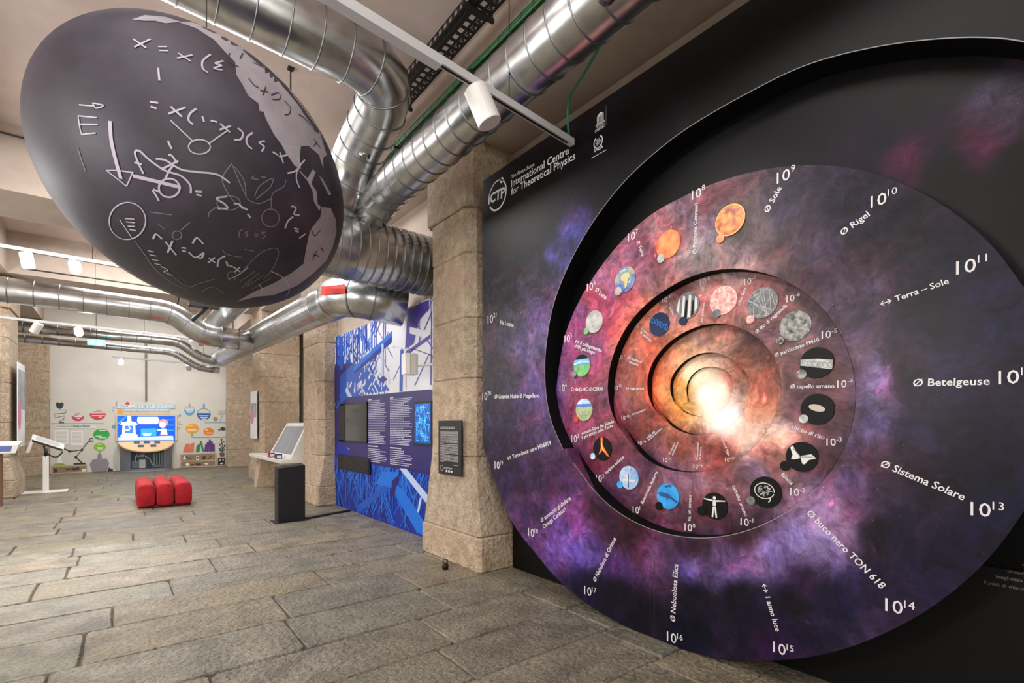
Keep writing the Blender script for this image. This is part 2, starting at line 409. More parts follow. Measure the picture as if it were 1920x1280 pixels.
duct('upper of two thin ducts before the far wall', [(-2.4, 16.0, 3.72), (1.2, 16.0, 3.68), (1.75, 16.0, 3.28), (2.2, 16.0, 3.24)], .12, .3, .2)
duct('lower of two thin ducts before the far wall', [(-2.4, 16.35, 3.50), (1.1, 16.35, 3.44), (1.7, 16.35, 3.05), (2.2, 16.35, 3.02)], .09, .3, .2)
# ---- cable trays
def perforated(label, x, z, w, h, y0, y1):
    t = thing('cable_tray', label, 'cable tray', (x, y0, z), 'cable trays')
    mb = MB(); n = int((y1-y0)/.09)
    for i in range(n):     # ladder of cross bars leaves slots, on both flanges and the bed
        y = y0+i*.09
        mb.box(x-w/2, x+w/2, y, y+.035, z, z+.004)
    mb.build('slotted_bed', M_dark, t)
    for xx in (x-w/2, x-w/6, x+w/6, x+w/2):
        MB().box(xx-.012, xx+.012, y0, y1, z-.001, z+.006).build('bed_rail', M_dark, t)
    for xx in (x-w/2, x+w/2):
        mb = MB().box(xx-.002, xx+.002, y0, y1, z, z+.014).box(xx-.002, xx+.002, y0, y1, z+h-.014, z+h)
        for i in range(n): mb.box(xx-.002, xx+.002, y0+i*.09, y0+i*.09+.04, z, z+h)
        mb.build('side_flange', M_dark, t)
    MB().tube([(x-.06, y0, z+.03), (x-.06, y1, z+.03)], .035, 10).build('conduit', M_black, t, True)
    for k in range(4):
        y = y0+.9+k*1.55
        MB().box(x-w/2-.05, x+w/2+.05, y, y+.03, z-.035, z-.002).build('bracket', M_dark, t)
        MB().tube([(x+w/2+.035, y+.015, z), (x+w/2+.035, y+.015, CEIL)], .008, 6).build('hanger_rod', M_dark, t)
    return t
perforated('dark slotted cable tray with a black conduit under the ceiling', 2.40, 5.0, .22, .08, -.5, 6.6)
t = thing('cable_basket', 'wire basket holding green cables beside the mural duct', 'cable tray', (2.62, -.5, 4.72), 'cable trays')
M_green = mat('green cable', (22, 96, 44), .5); M_wire = mat('zinc wire', (150, 150, 145), .4, 1)
for k in range(9):
    dx = (k % 5-2)*.034; dz = .024+.03*(k//5)
    pts = [(2.62+dx+random.uniform(-.006, .006), -.5+i*.5, 4.72+dz+random.uniform(0, .008)) for i in range(16)]
    MB().tube(pts, .019, 6).build('green_cable', M_green, t, True)
for xx, zz in ((-.09, 0), (0, 0), (.09, 0), (-.09, .06), (.09, .06)):
    MB().tube([(2.62+xx, -.5, 4.72+zz), (2.62+xx, 7, 4.72+zz)], .0035, 5).build('basket_wire', M_wire, t)
for i in range(50):
    y = -.5+i*.15
    MB().tube([(2.53, y, 4.78), (2.53, y, 4.72), (2.71, y, 4.72), (2.71, y, 4.78)], .0035, 4).build('basket_wire', M_wire, t)
for i in range(4):
    MB().box(2.5, 2.8, .6+i*1.6, .63+i*1.6, 4.69, 4.715).build('bracket', M_dark, t)
t = thing('black_bracket_arm', 'black angled bracket hanging between the far ducts', 'bracket', (1.2, 10.12, 3.5))
MB().box(.9, 1.36, 10.05, 10.2, 3.5, 3.58).build('arm', M_black, t)
MB().tube([(1.2, 10.12, 3.54), (.95, 10.12, 3.25)], .03, 8).build('strut', M_black, t)
MB().tube([(1.3, 10.12, 3.55), (1.3, 10.12, 4.5)], .02, 8).build('hanger_rod', M_black, t)
def rod(label, px, py0, y, group=None, z1=None, zb=None, name='hanger_rod', r=.008):
    p = ony(px, py0, y); z0 = zb if zb else p.z
    return tag(MB().tube([(p.x, y, z0), (p.x, y, z1 or CEIL)], r, 8).build(name, M_dark), label, 'rod', group)
tag(MB().tube([(1.45, 5.75, 3.83), (1.45, 5.75, CEIL)], .008, 8).box(1.42, 1.48, 5.72, 5.78, CEIL-.02, CEIL-.001).build('duct_hanger_rod', M_dark), 'thin rod from the ceiling to the widest duct, right of the balloon', 'rod')
tag(MB().tube([(-3.2, 9.08, 5.24), (.4, 9.08, 5.2)], .012, 8).build('beam_conduit', M_dark), 'thin dark conduit on the beam left of the balloon', 'conduit')
rod('thin rod holding the mid-size duct near the balloon', 437, 640, 11.25, zb=3.3)
# conduits on the far ceiling and wall
tag(MB().tube(bend([(-1.5, 13.2, 4.44), (.9, 13.2, 4.44), (1.0, 13.2, 4.3), (1.0, 13.9, 4.1), (1.0, 14.0, 4.48)], .08), .015, 8).build('ceiling_conduit', M_dark), 'thin dark conduit crossing the far ceiling', 'conduit')
p = ony(274, 740, 20.08)
tag(MB().tube([(p.x, 20.06, 2.25), (p.x, 20.06, 4.45)], .025, 8).build('wall_conduit', mat('grey conduit', (128, 124, 118), .5)), 'vertical grey conduit on the far white wall above the screen', 'conduit')
# ================================================================== GALAXY MURAL (spiral relief of powers of ten)
X0 = 2.83
C0 = onx(1325, 733, 3.08); CY, CZ = C0.y, C0.z
PHN = RAD(201)
cum = [0, .13, .205, .26, .295, .31, .32]
def polar(p): 
    s_, z = -(p.y-CY), p.z-CZ; return math.atan2(z, s_), math.hypot(s_, z)
def frac(phi): return ((phi-PHN)/(2*math.pi)) % 1.0
def wp(phi, r, dep): return Vector((X0+dep, CY-r*math.cos(phi), CZ+r*math.sin(phi)))
def depf(k, t): return cum[k]+(cum[k+1]-cum[k])*t if k >= 0 else 0
EP = {0: [(1078, 853), (1108, 910), (1148, 951), (1203, 983), (1257, 1001), (1311, 1007), (1351, 1005), (1392, 996), (1427, 983), (1480, 955), (1540, 905), (1588, 830), (1606, 740), (1600, 690), (1560, 600),
          (1497, 541), (1462, 522), (1431, 511), (1400, 506), (1369, 504), (1337, 507), (1300, 517), (1262, 535), (1225, 560), (1187, 596), (1159, 642), (1144, 686), (1139, 727), (1142, 755), (1148, 780)],
      1: [(1171, 812), (1192, 840), (1213, 861), (1240, 876), (1273, 883), (1305, 884), (1332, 881), (1354, 876), (1390, 858), (1422, 826), (1441, 802), (1458, 769), (1465, 734), (1464, 707), (1450, 670),
          (1430, 642), (1403, 622), (1375, 611), (1344, 607), (1312, 611), (1281, 625), (1250, 646), (1225, 677), (1216, 699), (1213, 721), (1217, 745), (1225, 765)],
      2: [(1240, 779), (1251, 792), (1270, 805), (1292, 813), (1316, 815), (1350, 808), (1382, 787), (1402, 755), (1406, 720), (1398, 697),
          (1380, 680), (1359, 666), (1331, 661), (1297, 669), (1272, 689), (1259, 708), (1256, 727), (1260, 745)],
      3: [(1275, 767), (1300, 778), (1330, 778), (1355, 765), (1370, 742), (1374, 718), (1368, 700), (1350, 690), (1330, 688), (1308, 694), (1294, 708), (1288, 722), (1288, 738)]}
US, RS = [], []
for k, pts in EP.items():
    prev = None
    for px, py in pts:
        p = onx(px, py, X0+cum[k]+.03)
        for _ in range(4):
            t = frac(polar(p)[0])
            if prev is None and t > .8: t = 0
            p = onx(px, py, X0+depf(k, t))
        t = frac(polar(p)[0])
        if prev is not None and t < prev-.4: t += 1
        if prev is None and t > .8: t -= 1
        prev = t; US.append(k+t); RS.append(polar(p)[1])
US += [0.0, .022]; RS += [1.195, 1.12]
o_ = np.argsort(US); US = np.array(US)[o_]; RS = np.array(RS)[o_]
def smooth_fn(us, rs, lo, hi, w=.03):
    g = np.linspace(lo, hi, int((hi-lo)*200)+1); r = np.interp(g, us, rs)
    n = int(w*200); kk = np.ones(2*n+1)/(2*n+1); rp = np.concatenate([np.full(n, r[0]), r, np.full(n, r[-1])])
    r = np.convolve(rp, kk, 'valid'); return lambda u: float(np.interp(u, g, r))
E_ = smooth_fn(US, RS, 0, 4)
# outer boundary of the printed turn (lower disc edge, then the raised inner edge over the top)
OBP = [(905, 835), (915, 862), (935, 920), (963, 985), (1000, 1030), (1060, 1100), (1150, 1160), (1250, 1206), (1350, 1233), (1450, 1237), (1550, 1225), (1650, 1190), (1750, 1135), (1850, 1050), (1920, 955), (1975, 860), (2005, 760), (1995, 650), (1920, 545),
       (1900, 510), (1850, 450), (1800, 408), (1740, 368), (1680, 340), (1620, 320), (1560, 311), (1500, 310), (1450, 315), (1400, 325), (1350, 340), (1300, 360), (1259, 380), (1225, 399), (1187, 430), (1150, 470), (1112, 521), (1081, 574), (1062, 620), (1050, 677), (1044, 724), (1042, 780)]
us, rs = [], []; prev = None
for px, py in OBP:
    p = onx(px, py, X0)
    for _ in range(4):
        t = frac(polar(p)[0])
        if len(us) < 5 and t > .8: t = 0
        p = onx(px, py, X0+depf(0, t))
    t = frac(polar(p)[0])
    if len(us) < 5 and t > .8: t -= 1
    prev = t; us.append(t); rs.append(polar(p)[1])
us += [1.0]; rs += [1.2]
OB = smooth_fn(us, rs, 0, 1, .012)
# rim of the black front board, from the notch clockwise over the top
R1P = [(1085, 880), (1052, 832), (1031, 780), (1023, 724), (1022, 677), (1027, 630), (1037, 574), (1056, 521), (1086, 460), (1128, 394), (1172, 339), (1219, 295), (1274, 251), (1328, 217), (1383, 186), (1438, 157), (1500, 126), (1600, 98), (1700, 80), (1800, 72), (1880, 71), (1950, 84), (2050, 140), (2150, 250), (2230, 400), (2260, 560)]
us, rs = [], []
for px, py in R1P:
    p = onx(px, py, X0); ph, r = polar(p); u = (PHN-ph)/(2*math.pi)
    if u > .9: u -= 1
    us.append(u % 1 if u > .02 or u < -.5 else u); rs.append(r)
o_ = np.argsort(us); R1 = smooth_fn(np.array(us)[o_], np.array(rs)[o_], 0, .6, .012)
U1END = .57
# ---- printed colour, placed by eye as colour samples
ART = """1330 740 255 245 225;1300 700 250 225 190;1360 790 250 240 230;1290 660 200 150 110;1280 760 215 160 90;1275 725 214 158 92;1400 700 150 105 85;1430 760 190 140 110;1420 660 120 80 70;1400 820 220 190 170;1250 720 205 140 95;1240 660 190 120 90;1320 630 170 130 115
1200 720 165 95 75;1180 650 175 110 95;1210 790 130 70 65;1280 840 135 75 60;1350 850 130 70 60;1440 850 160 110 100;1500 760 120 80 80;1490 700 120 85 85;1550 700 95 65 65;1560 620 100 70 75;1450 600 130 95 95;1380 560 160 125 120;1280 570 150 112 112;1225 620 180 112 96
1300 900 150 110 120;1400 900 130 95 105;1250 905 130 90 105;1200 880 110 65 80;1150 800 120 70 80;1120 740 125 75 95;1100 650 125 75 110;1090 580 140 85 120;1130 520 160 100 120;1180 480 150 100 120;1250 420 150 115 120;1330 480 150 138 136;1400 420 98 82 82;1480 380 75 60 75;1330 390 120 92 100
1600 400 50 42 60;1560 520 75 60 75;1620 600 80 62 78;1700 650 58 44 64;1640 760 100 84 116;1620 850 90 60 88;1700 800 48 38 62;1800 700 42 38 66;1800 850 33 30 50;1850 600 38 36 72;1780 480 36 34 55;1700 450 42 36 48;1800 1000 33 30 60;1700 1000 42 34 60;1600 950 104 78 116;1530 1000 156 132 170
1570 970 150 122 160;1450 1050 112 92 136;1350 1070 98 80 122;1250 1060 85 60 92;1200 1050 92 50 80;1150 1000 75 40 60;1100 1040 92 72 130;1060 980 112 76 142;1050 900 78 46 84;1000 900 72 52 88;1000 820 82 64 98;1010 700 100 78 120;1000 650 105 90 125;960 600 78 74 84;930 700 62 58 68;940 560 62 61 64
930 480 45 45 47;1000 520 68 64 80;1040 480 92 88 150;1066 430 86 82 160;1085 400 76 60 120;1010 450 24 23 27;960 420 24 23 25;1200 1150 22 20 36;1300 1170 22 23 52;1400 1150 28 26 50;1450 1190 46 26 66;1550 1130 38 34 62;1650 1100 52 40 72;1100 1090 34 28 62;1750 1050 36 32 62;1500 1090 62 46 84;1870 900 26 26 50
930 780 66 58 76;940 850 62 50 76;1010 960 80 54 96;1130 960 80 44 66;1300 960 100 64 78;1420 950 92 62 74;1560 860 92 62 70;1580 780 100 68 76;1900 700 34 33 60;1680 900 50 40 60;1750 930 42 34 54
1200 240 10 10 14;1100 340 10 9 12;1140 330 14 13 22;1300 120 8 8 9;1500 60 7 7 8;1000 350 9 9 9;950 380 8 8 8;1400 100 8 8 9;1700 40 7 7 8;1900 40 7 7 8;1080 370 22 18 33;1120 370 15 14 25;990 400 11 11 11;2100 200 7 7 7"""
BK = """1690 290 120 42 84;1830 270 130 46 88;1860 200 110 86 110;1750 260 52 30 62;1600 290 46 32 60;1500 250 20 18 34;1400 280 12 12 22;1300 300 10 10 18;1200 400 9 9 12;1900 330 30 22 34;1600 150 8 8 9;1450 170 7 7 8;1800 120 8 8 9;1100 450 7 7 8;1700 200 16 12 22;1900 450 12 11 18;1660 250 40 26 58;1780 320 36 18 32;1040 600 7 7 8;1250 300 8 8 10;1350 230 7 7 8;2050 400 12 10 16"""
def parse(s_):
    a = np.array([[float(x) for x in q.split()] for q in s_.replace('\n', ';').split(';') if q.strip()]); return a
ARTA, BKA = parse(ART+';1650 720 124 108 156;1640 800 112 92 134;1600 900 100 80 122;1560 960 168 142 190;1500 1010 162 138 186;1440 1035 140 116 168;1380 1055 122 98 154;1300 1065 112 92 152;1220 1045 124 82 134;1150 1060 80 60 122;1090 1030 134 104 196;1070 990 144 98 186;1045 955 122 76 134;1480 1130 24 21 36;1380 1120 22 19 34;1300 1120 22 19 36;1150 1110 20 17 36;1650 1000 38 28 48;1400 1000 58 34 44;1300 1025 70 40 56;1180 1000 64 32 46;1700 700 44 34 50;1720 600 38 32 48;1750 550 32 28 44;1100 600 174 74 114;1110 560 190 84 104;1095 660 152 64 114;1110 775 144 72 102;1140 850 116 58 78;1200 700 190 100 80;1190 640 204 124 104;1230 600 194 134 114;1015 600 104 90 136;1010 750 98 74 120;1320 870 150 96 96;1420 880 150 120 134;1260 880 140 96 110;1600 640 118 90 112;1580 560 92 74 92;1450 820 206 170 150;1440 720 140 100 84;1850 800 30 28 56;1640 880 70 48 70;1500 640 132 98 92;1350 540 176 142 136;1030 400 10 10 12;1020 430 15 14 18;1040 350 9 9 10;985 470 22 22 24;1075 390 52 44 84;1050 465 70 66 112;1020 500 50 48 60'), parse(BK)
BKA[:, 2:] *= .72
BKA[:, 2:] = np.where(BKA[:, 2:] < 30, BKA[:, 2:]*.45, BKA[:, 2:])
def paint(A, P):
    px = np.array([topix(p) for p in P])
    d2 = (px[:, None, 0]-A[None, :, 0])**2+(px[:, None, 1]-A[None, :, 1])**2
    w = 1/(d2+250.)**2; w /= w.sum(1)[:, None]
    c = w@A[:, 2:]/255.; c = np.where(c <= .04045, c/12.92, ((c+.055)/1.055)**2.4)
    lum = c@np.array([.3, .5, .2]); k = np.interp(lum, [0, .02, .12, .35, .6], [.4, .5, .85, 1.15, 1.35])
    c = c*k[:, None]
    return np.concatenate([c, np.ones((len(P), 1))], 1)
def galaxy_mat(name, rough=.38, gain=.9):
    m = mat(name, (40, 40, 40), rough, 0, .24); b = m.node_tree.nodes['Principled BSDF']
    a = nd(m, 'ShaderNodeAttribute', attribute_name='art'); g = nd(m, 'ShaderNodeNewGeometry')
    w0 = nd(m, 'ShaderNodeTexNoise', i_Scale=2.6, i_Detail=3); lk(m, g, 'Position', w0, 'Vector')
    ad = nd(m, 'ShaderNodeVectorMath', operation='MULTIPLY_ADD'); ad.inputs[1].default_value = (.35, .35, .35)
    lk(m, w0, 'Color', ad, 0); lk(m, g, 'Position', ad, 2)
    n = nd(m, 'ShaderNodeTexNoise', i_Scale=5.5, i_Detail=12, i_Roughness=.66); lk(m, ad, 0, n, 'Vector')
    r = nd(m, 'ShaderNodeValToRGB'); e = r.color_ramp.elements; e[0].position = .3; e[0].color = (.38*gain,)*3+(1,); e[1].position = .72; e[1].color = (2.0*gain,)*3+(1,)
    x = r.color_ramp.elements.new(.5); x.color = (1.0*gain,)*3+(1,)
    lk(m, n, 'Fac', r, 'Fac')
    lm = nd(m, 'ShaderNodeRGBToBW'); lk(m, a, 'Color', lm, 'Color'); mr = nd(m, 'ShaderNodeMapRange'); mr.inputs[1].default_value = .2; mr.inputs[2].default_value = .9; mr.inputs[3].default_value = 1; mr.inputs[4].default_value = .25; lk(m, lm, 'Val', mr, 0)
    mu = nd(m, 'ShaderNodeMixRGB', blend_type='MULTIPLY'); lk(m, mr, 0, mu, 0); lk(m, a, 'Color', mu, 1); lk(m, r, 'Color', mu, 2)
    nf = nd(m, 'ShaderNodeTexNoise', i_Scale=19, i_Detail=10, i_Roughness=.7); lk(m, ad, 0, nf, 'Vector')
    rf = nd(m, 'ShaderNodeValToRGB'); e = rf.color_ramp.elements; e[0].position = .32; e[0].color = (.45, .42, .45, 1); e[1].position = .7; e[1].color = (1.75, 1.65, 1.7, 1); lk(m, nf, 'Fac', rf, 'Fac')
    muf = nd(m, 'ShaderNodeMixRGB', blend_type='MULTIPLY'); lk(m, mr, 0, muf, 0); lk(m, mu, 0, muf, 1); lk(m, rf, 'Color', muf, 2); mu = muf
    # hue drift: crimson and violet clouds
    n2 = nd(m, 'ShaderNodeTexNoise', i_Scale=3.3, i_Detail=7, i_Roughness=.6); 
    ad2 = nd(m, 'ShaderNodeVectorMath', operation='ADD'); ad2.inputs[1].default_value = (7, 3, 1); lk(m, ad, 0, ad2, 0); lk(m, ad2, 0, n2, 'Vector')
    r2 = nd(m, 'ShaderNodeValToRGB'); e = r2.color_ramp.elements; e[0].position = .38; e[0].color = (.72, .9, 1.3, 1); e[1].position = .64; e[1].color = (1.55, .72, .8, 1)
    x = r2.color_ramp.elements.new(.5); x.color = (1, 1, 1, 1); lk(m, n2, 'Fac', r2, 'Fac')
    mu2 = nd(m, 'ShaderNodeMixRGB', blend_type='MULTIPLY'); mu2.inputs[0].default_value = .55; lk(m, mu, 0, mu2, 1); lk(m, r2, 'Color', mu2, 2)
    # glowing pink knots and pin-prick stars, printed
    v = nd(m, 'ShaderNodeTexVoronoi', i_Scale=9.0); lk(m, ad, 0, v, 'Vector')
    r3 = nd(m, 'ShaderNodeValToRGB'); e = r3.color_ramp.elements; e[0].position = .0; e[0].color = (5, 3, 3.6, 1); e[1].position = .14; e[1].color = (1, 1, 1, 1); lk(m, v, 'Distance', r3, 'Fac')
    mk = nd(m, 'ShaderNodeValToRGB'); mk.color_ramp.elements[0].position = .50; mk.color_ramp.elements[1].position = .6; lk(m, n2, 'Fac', mk, 'Fac')
    mu3 = nd(m, 'ShaderNodeMixRGB', blend_type='MULTIPLY'); lk(m, mk, 'Color', mu3, 0); lk(m, mu2, 0, mu3, 1); lk(m, r3, 'Color', mu3, 2)
    v2 = nd(m, 'ShaderNodeTexVoronoi', i_Scale=26.0); lk(m, g, 'Position', v2, 'Vector')
    r4 = nd(m, 'ShaderNodeValToRGB'); e = r4.color_ramp.elements; e[0].position = .0; e[0].color = (.55, .5, .6, 1); e[1].position = .07; e[1].color = (0, 0, 0, 1); lk(m, v2, 'Distance', r4, 'Fac')
    lum = nd(m, 'ShaderNodeRGBToBW'); lk(m, a, 'Color', lum, 'Color')
    lr = nd(m, 'ShaderNodeMath', operation='MULTIPLY'); lr.inputs[1].default_value = 14; lk(m, lum, 'Val', lr, 0); lr.use_clamp = True
    mx = nd(m, 'ShaderNodeMixRGB', blend_type='ADD'); lk(m, lr, 0, mx, 0); lk(m, mu3, 0, mx, 1); lk(m, r4, 'Color', mx, 2)
    hs = nd(m, 'ShaderNodeHueSaturation'); hs.inputs['Saturation'].default_value = 1.05; lk(m, mx, 0, hs, 'Color')
    cl = nd(m, 'ShaderNodeMixRGB', blend_type='MIX'); cl.use_clamp = True; cl.inputs[0].default_value = 0; lk(m, hs, 'Color', cl, 1)
    lk(m, cl, 0, b, 'Base Color'); return m
M_gal = galaxy_mat('galaxy print'); M_side = mat('black board edge', (6, 6, 7), .7, 0, .15)
def paintmesh(o, A, P):
    at = o.data.color_attributes.new('art', 'FLOAT_COLOR', 'POINT')
    at.data.foreach_set('color', paint(A, P).astype(np.float32).ravel())
mural = thing('spiral_mural', 'huge black wall panel with a galaxy spiral relief of powers of ten', 'wall panel', (X0, CY, 0))
def strip(name, inner, outer, na, nr, m, A, parent=mural):
    P = []; Fc = []
    for i in range(na+1):
        a, b = inner(i/na), outer(i/na)
        for j in range(nr+1): P.append(a.lerp(b, j/nr))
    for i in range(na):
        for j in range(nr):
            q = i*(nr+1)+j; Fc.append((q, q+1, q+nr+2, q+nr+1))
    o = mesh(name, P, Fc, m, parent)
    if A is not None: paintmesh(o, A, P)
    return o
TH = lambda t: PHN+2*math.pi*t
strip('spiral_turn', lambda t: wp(TH(t), E_(t), depf(0, t)), lambda t: wp(TH(t), max(OB(t), E_(t)+.002), depf(0, t)), 300, 26, M_gal, ARTA)
for k in (1, 2, 3):
    strip('spiral_turn', lambda t: wp(TH(t), E_(k+t), depf(k, t)), lambda t: wp(TH(t), E_(k-1+t), depf(k, t)), 240, 14, M_gal, ARTA)
strip('spiral_turn', lambda t: wp(TH(t), .001, .318), lambda t: wp(TH(t), E_(3+t), depf(4, t)), 160, 8, M_gal, ARTA)
# risers: black cut edges, thinning to a point at the step of each turn
for k in range(4):
    vb, fb, va, fa = [], [], [], []; n = 260
    for i in range(n+1):
        t = i/n; r = E_(k+t)+.0005; d0, d1 = depf(k, t)-.0005, depf(k+1, t)+.002
        if t < .07: s0, s1 = 1-t/.07, 1
        elif t > .93: s0, s1 = 0, max(.02, (1-t)/.07)
        else: s0, s1 = 0, 1
        ph = TH(t); vb += [wp(ph, r, d0+(d1-d0)*s0), wp(ph, r, d0+(d1-d0)*s1)]
        va += [wp(ph, r+.001, d0), wp(ph, r+.001, d1)]
    q = [(2*i, 2*i+1, 2*i+3, 2*i+2) for i in range(n)]
    mesh('cut_edge', [v-Vector((0, (v.y-CY)*.002, (v.z-CZ)*.002)) for v in vb], q, M_side, mural)
    o = mesh('cut_edge_print', va, q, M_gal, mural); paintmesh(o, ARTA, va)
# thickness of the outer board edge
DT = .05
vb = []; n = 300
for i in range(n+1):
    t = i/n; ph = TH(t); r = max(OB(t), E_(t)+.002); d = depf(0, t); vb += [wp(ph, r, d), wp(ph, r+.001, d+DT)]
mesh('board_edge', vb, [(2*i, 2*i+1, 2*i+3, 2*i+2) for i in range(n)], M_side, mural)
# black front board
YL, ZT, YR, ZB = 4.073, 3.885, -1.4, .1
DEDGE = sorted([(math.degrees(polar(onx(x, y, X0))[0]) % 360, polar(onx(x, y, X0))[1]) for x, y in OBP[:5]])
def rect_hit(ph):
    dg = math.degrees(ph) % 360
    if DEDGE[0][0] < dg < 215: return float(np.interp(dg, [q[0] for q in DEDGE], [q[1] for q in DEDGE]))
    c, s_ = math.cos(ph), math.sin(ph); ks = []
    if c < -1e-6: ks.append((YL-CY)/-c)
    if c > 1e-6: ks.append((CY-YR)/c)
    if s_ > 1e-6: ks.append((ZT-CZ)/s_)
    if s_ < -1e-6: ks.append((CZ-ZB)/-s_)
    return min(k for k in ks if k > 0)
TB = lambda t: PHN-2*math.pi*U1END*t
na = 520
strip('front_board', lambda t: wp(TB(t), R1(U1END*t), 0), lambda t: wp(TB(t), max(R1(U1END*t)+.002, rect_hit(TB(t))), 0), na, 34, M_gal, ARTA)
vb = []
for i in range(na+1):
    ph = TB(i/na); vb += [wp(ph, R1(U1END*i/na), -.0005), wp(ph, R1(U1END*i/na), .2)]
mesh('front_board_cut_edge', vb, [(2*i, 2*i+1, 2*i+3, 2*i+2) for i in range(na)], M_side, mural)
vb = []
for i in range(na+1):
    ph = TB(i/na); r = R1(U1END*i/na); vb += [wp(ph, r, -.001), wp(ph, r+.0045, -.001)]
mesh('bare_rim', vb, [(2*i, 2*i+1, 2*i+3, 2*i+2) for i in range(na)], mat('bare board rim', (150, 146, 150), .5), mural)
vb = []
for i in range(161):
    t = .02+.32*i/160; ph = TH(t); r = E_(t); vb += [wp(ph, r, depf(0, t)-.0012), wp(ph, r+.004, depf(0, t)-.0012)]
mesh('bare_rim', vb, [(2*i, 2*i+1, 2*i+3, 2*i+2) for i in range(160)], MATS['bare board rim'], mural)
def back_in(t):
    ph = TB(t); u = frac(ph); return wp(ph, max(OB(u)-.12, .3), .17)
strip('backing_sheet', back_in, lambda t: wp(TB(t), R1(U1END*t)+.03, .17), 260, 14, M_gal, BKA)
MB().box(3.18, 3.21, YR, YL, .1, ZT-.01).build('rear_panel', M_side, mural)
MB().box(X0+.001, 3.21, YL-.004, YL, 1.25, ZT).box(X0+.001, 3.21, YR, YL, ZT-.004, ZT).build('box_sides', M_side, mural)
MB().box(3.14, 3.17, YR, 3.98, 0, .8).build('base_panel', mat('black laminate', (9, 9, 10), .5, 0, .2), mural)
# panel joints
M_joint = mat('board joint', (60, 50, 60), .6)
def surf(px, py):
    p = onx(px, py, X0+.1)
    for _ in range(5): p = onx(px, py, X0+dep_at(p))
    return p
def dep_at(p):
    ph, r = polar(p); t = frac(ph); u1 = (PHN-ph)/(2*math.pi) % 1
    if r >= E_(t): return depf(0, t) if r <= OB(t)+.02 else 0
    for k in (1, 2, 3):
        if r >= E_(k+t): return depf(k, t)
    return depf(4, t)
for a in (((1228, 1020), (1227, 1195)), ((1268, 385), (1268, 510))):
    pts = [surf(a[0][0]+(a[1][0]-a[0][0])*i/12, a[0][1]+(a[1][1]-a[0][1])*i/12)-Vector((.0015, 0, 0)) for i in range(13)]
    mb = MB(); ribbon(mb, pts, .002, (1, 0, 0)); mb.build('board_joint', M_joint, mural)
# ---- lettering
M_print = mat('white lettering', (226, 222, 226), .5)
def letter(t, p0, p1=None, cap=None, bold=.012, sup=None, italic=0, parent=mural, sf=None, m=None, off=.003, name='lettering', ax=0):
    sf = sf or surf
    v, f, w = textgeo(t, bold, italic)
    A = sf(*p0)
    if p1: B = onx(p1[0], p1[1], A.x) if ax == 0 else ony(p1[0], p1[1], A.y); sc = (B-A).length/max(w, .01); U = (B-A).normalized()
    else:
        U = Vector((0, -1, 0)) if ax == 0 else Vector((1, 0, 0))
        dp = float((np.array(A)-O)@FW); sc = cap*dp/F/.70
    N = Vector((-1, 0, 0)) if ax == 0 else Vector((0, -1, 0))
    Vv = N.cross(U) 
    mb = MB(); mb.add([A+U*x*sc+Vv*y*sc for x, y in v], f)
    if sup:
        v2, f2, w2 = textgeo(sup, bold*.3, italic)
        o2 = A+U*(w*sc+.06*sc)+Vv*.40*sc; mb.add([o2+U*x*sc*.58+Vv*y*sc*.58 for x, y in v2], f2)
    dA = A.x
    out = []
    for q in mb.v:
        q = Vector(q)
        if ax == 0 and sf is surf:
            d = X0+dep_at(q); q.x = d if abs(d-dA) < .02 else dA
        out.append(q+N*off)
    return mesh(name, out, mb.f, m or M_print, parent)
NUM = """21 915 607 15;20 905 750 14;19 928 878 14;18 991 1004 15;17 1096 1113 16;16 1251 1200 18;15 1450 1221 20;14 1660 1144 24;13 1820 965 25;12 1872 720 25;11 1793 515 25;10 1633 390 22;9 1457 345 21;8 1298 375 17;7 1178 453 15;6 1101 546 14;5 1059 642 13;4 1050 733 12;3 1072 828 13;2 1118 902 13;1 1187 961 13;0 1284 994 14;-1 1389 984 14;-2 1482 928 14;-3 1550 835 14;-4 1570 727 14;-5 1541 635 14;-6 1475 567 13;-7 1396 535 12;-8 1313 535 11;-9 1242 568 10;-10 1190 615 9;-11 1161 674 8;-12 1152 731 8;-13 1166 787 8;-14 1197 834 8;-15 1244 866 8;-16 1301 878 8;-17 1360 865 8"""
for q in NUM.replace('\n', ';').split(';'):
    e, x, y, c = q.split(); letter('10', (float(x), float(y)), None, float(c), .004, e, name='power_number')
letter('10', (1407, 830), None, 7, .002, name='power_number')
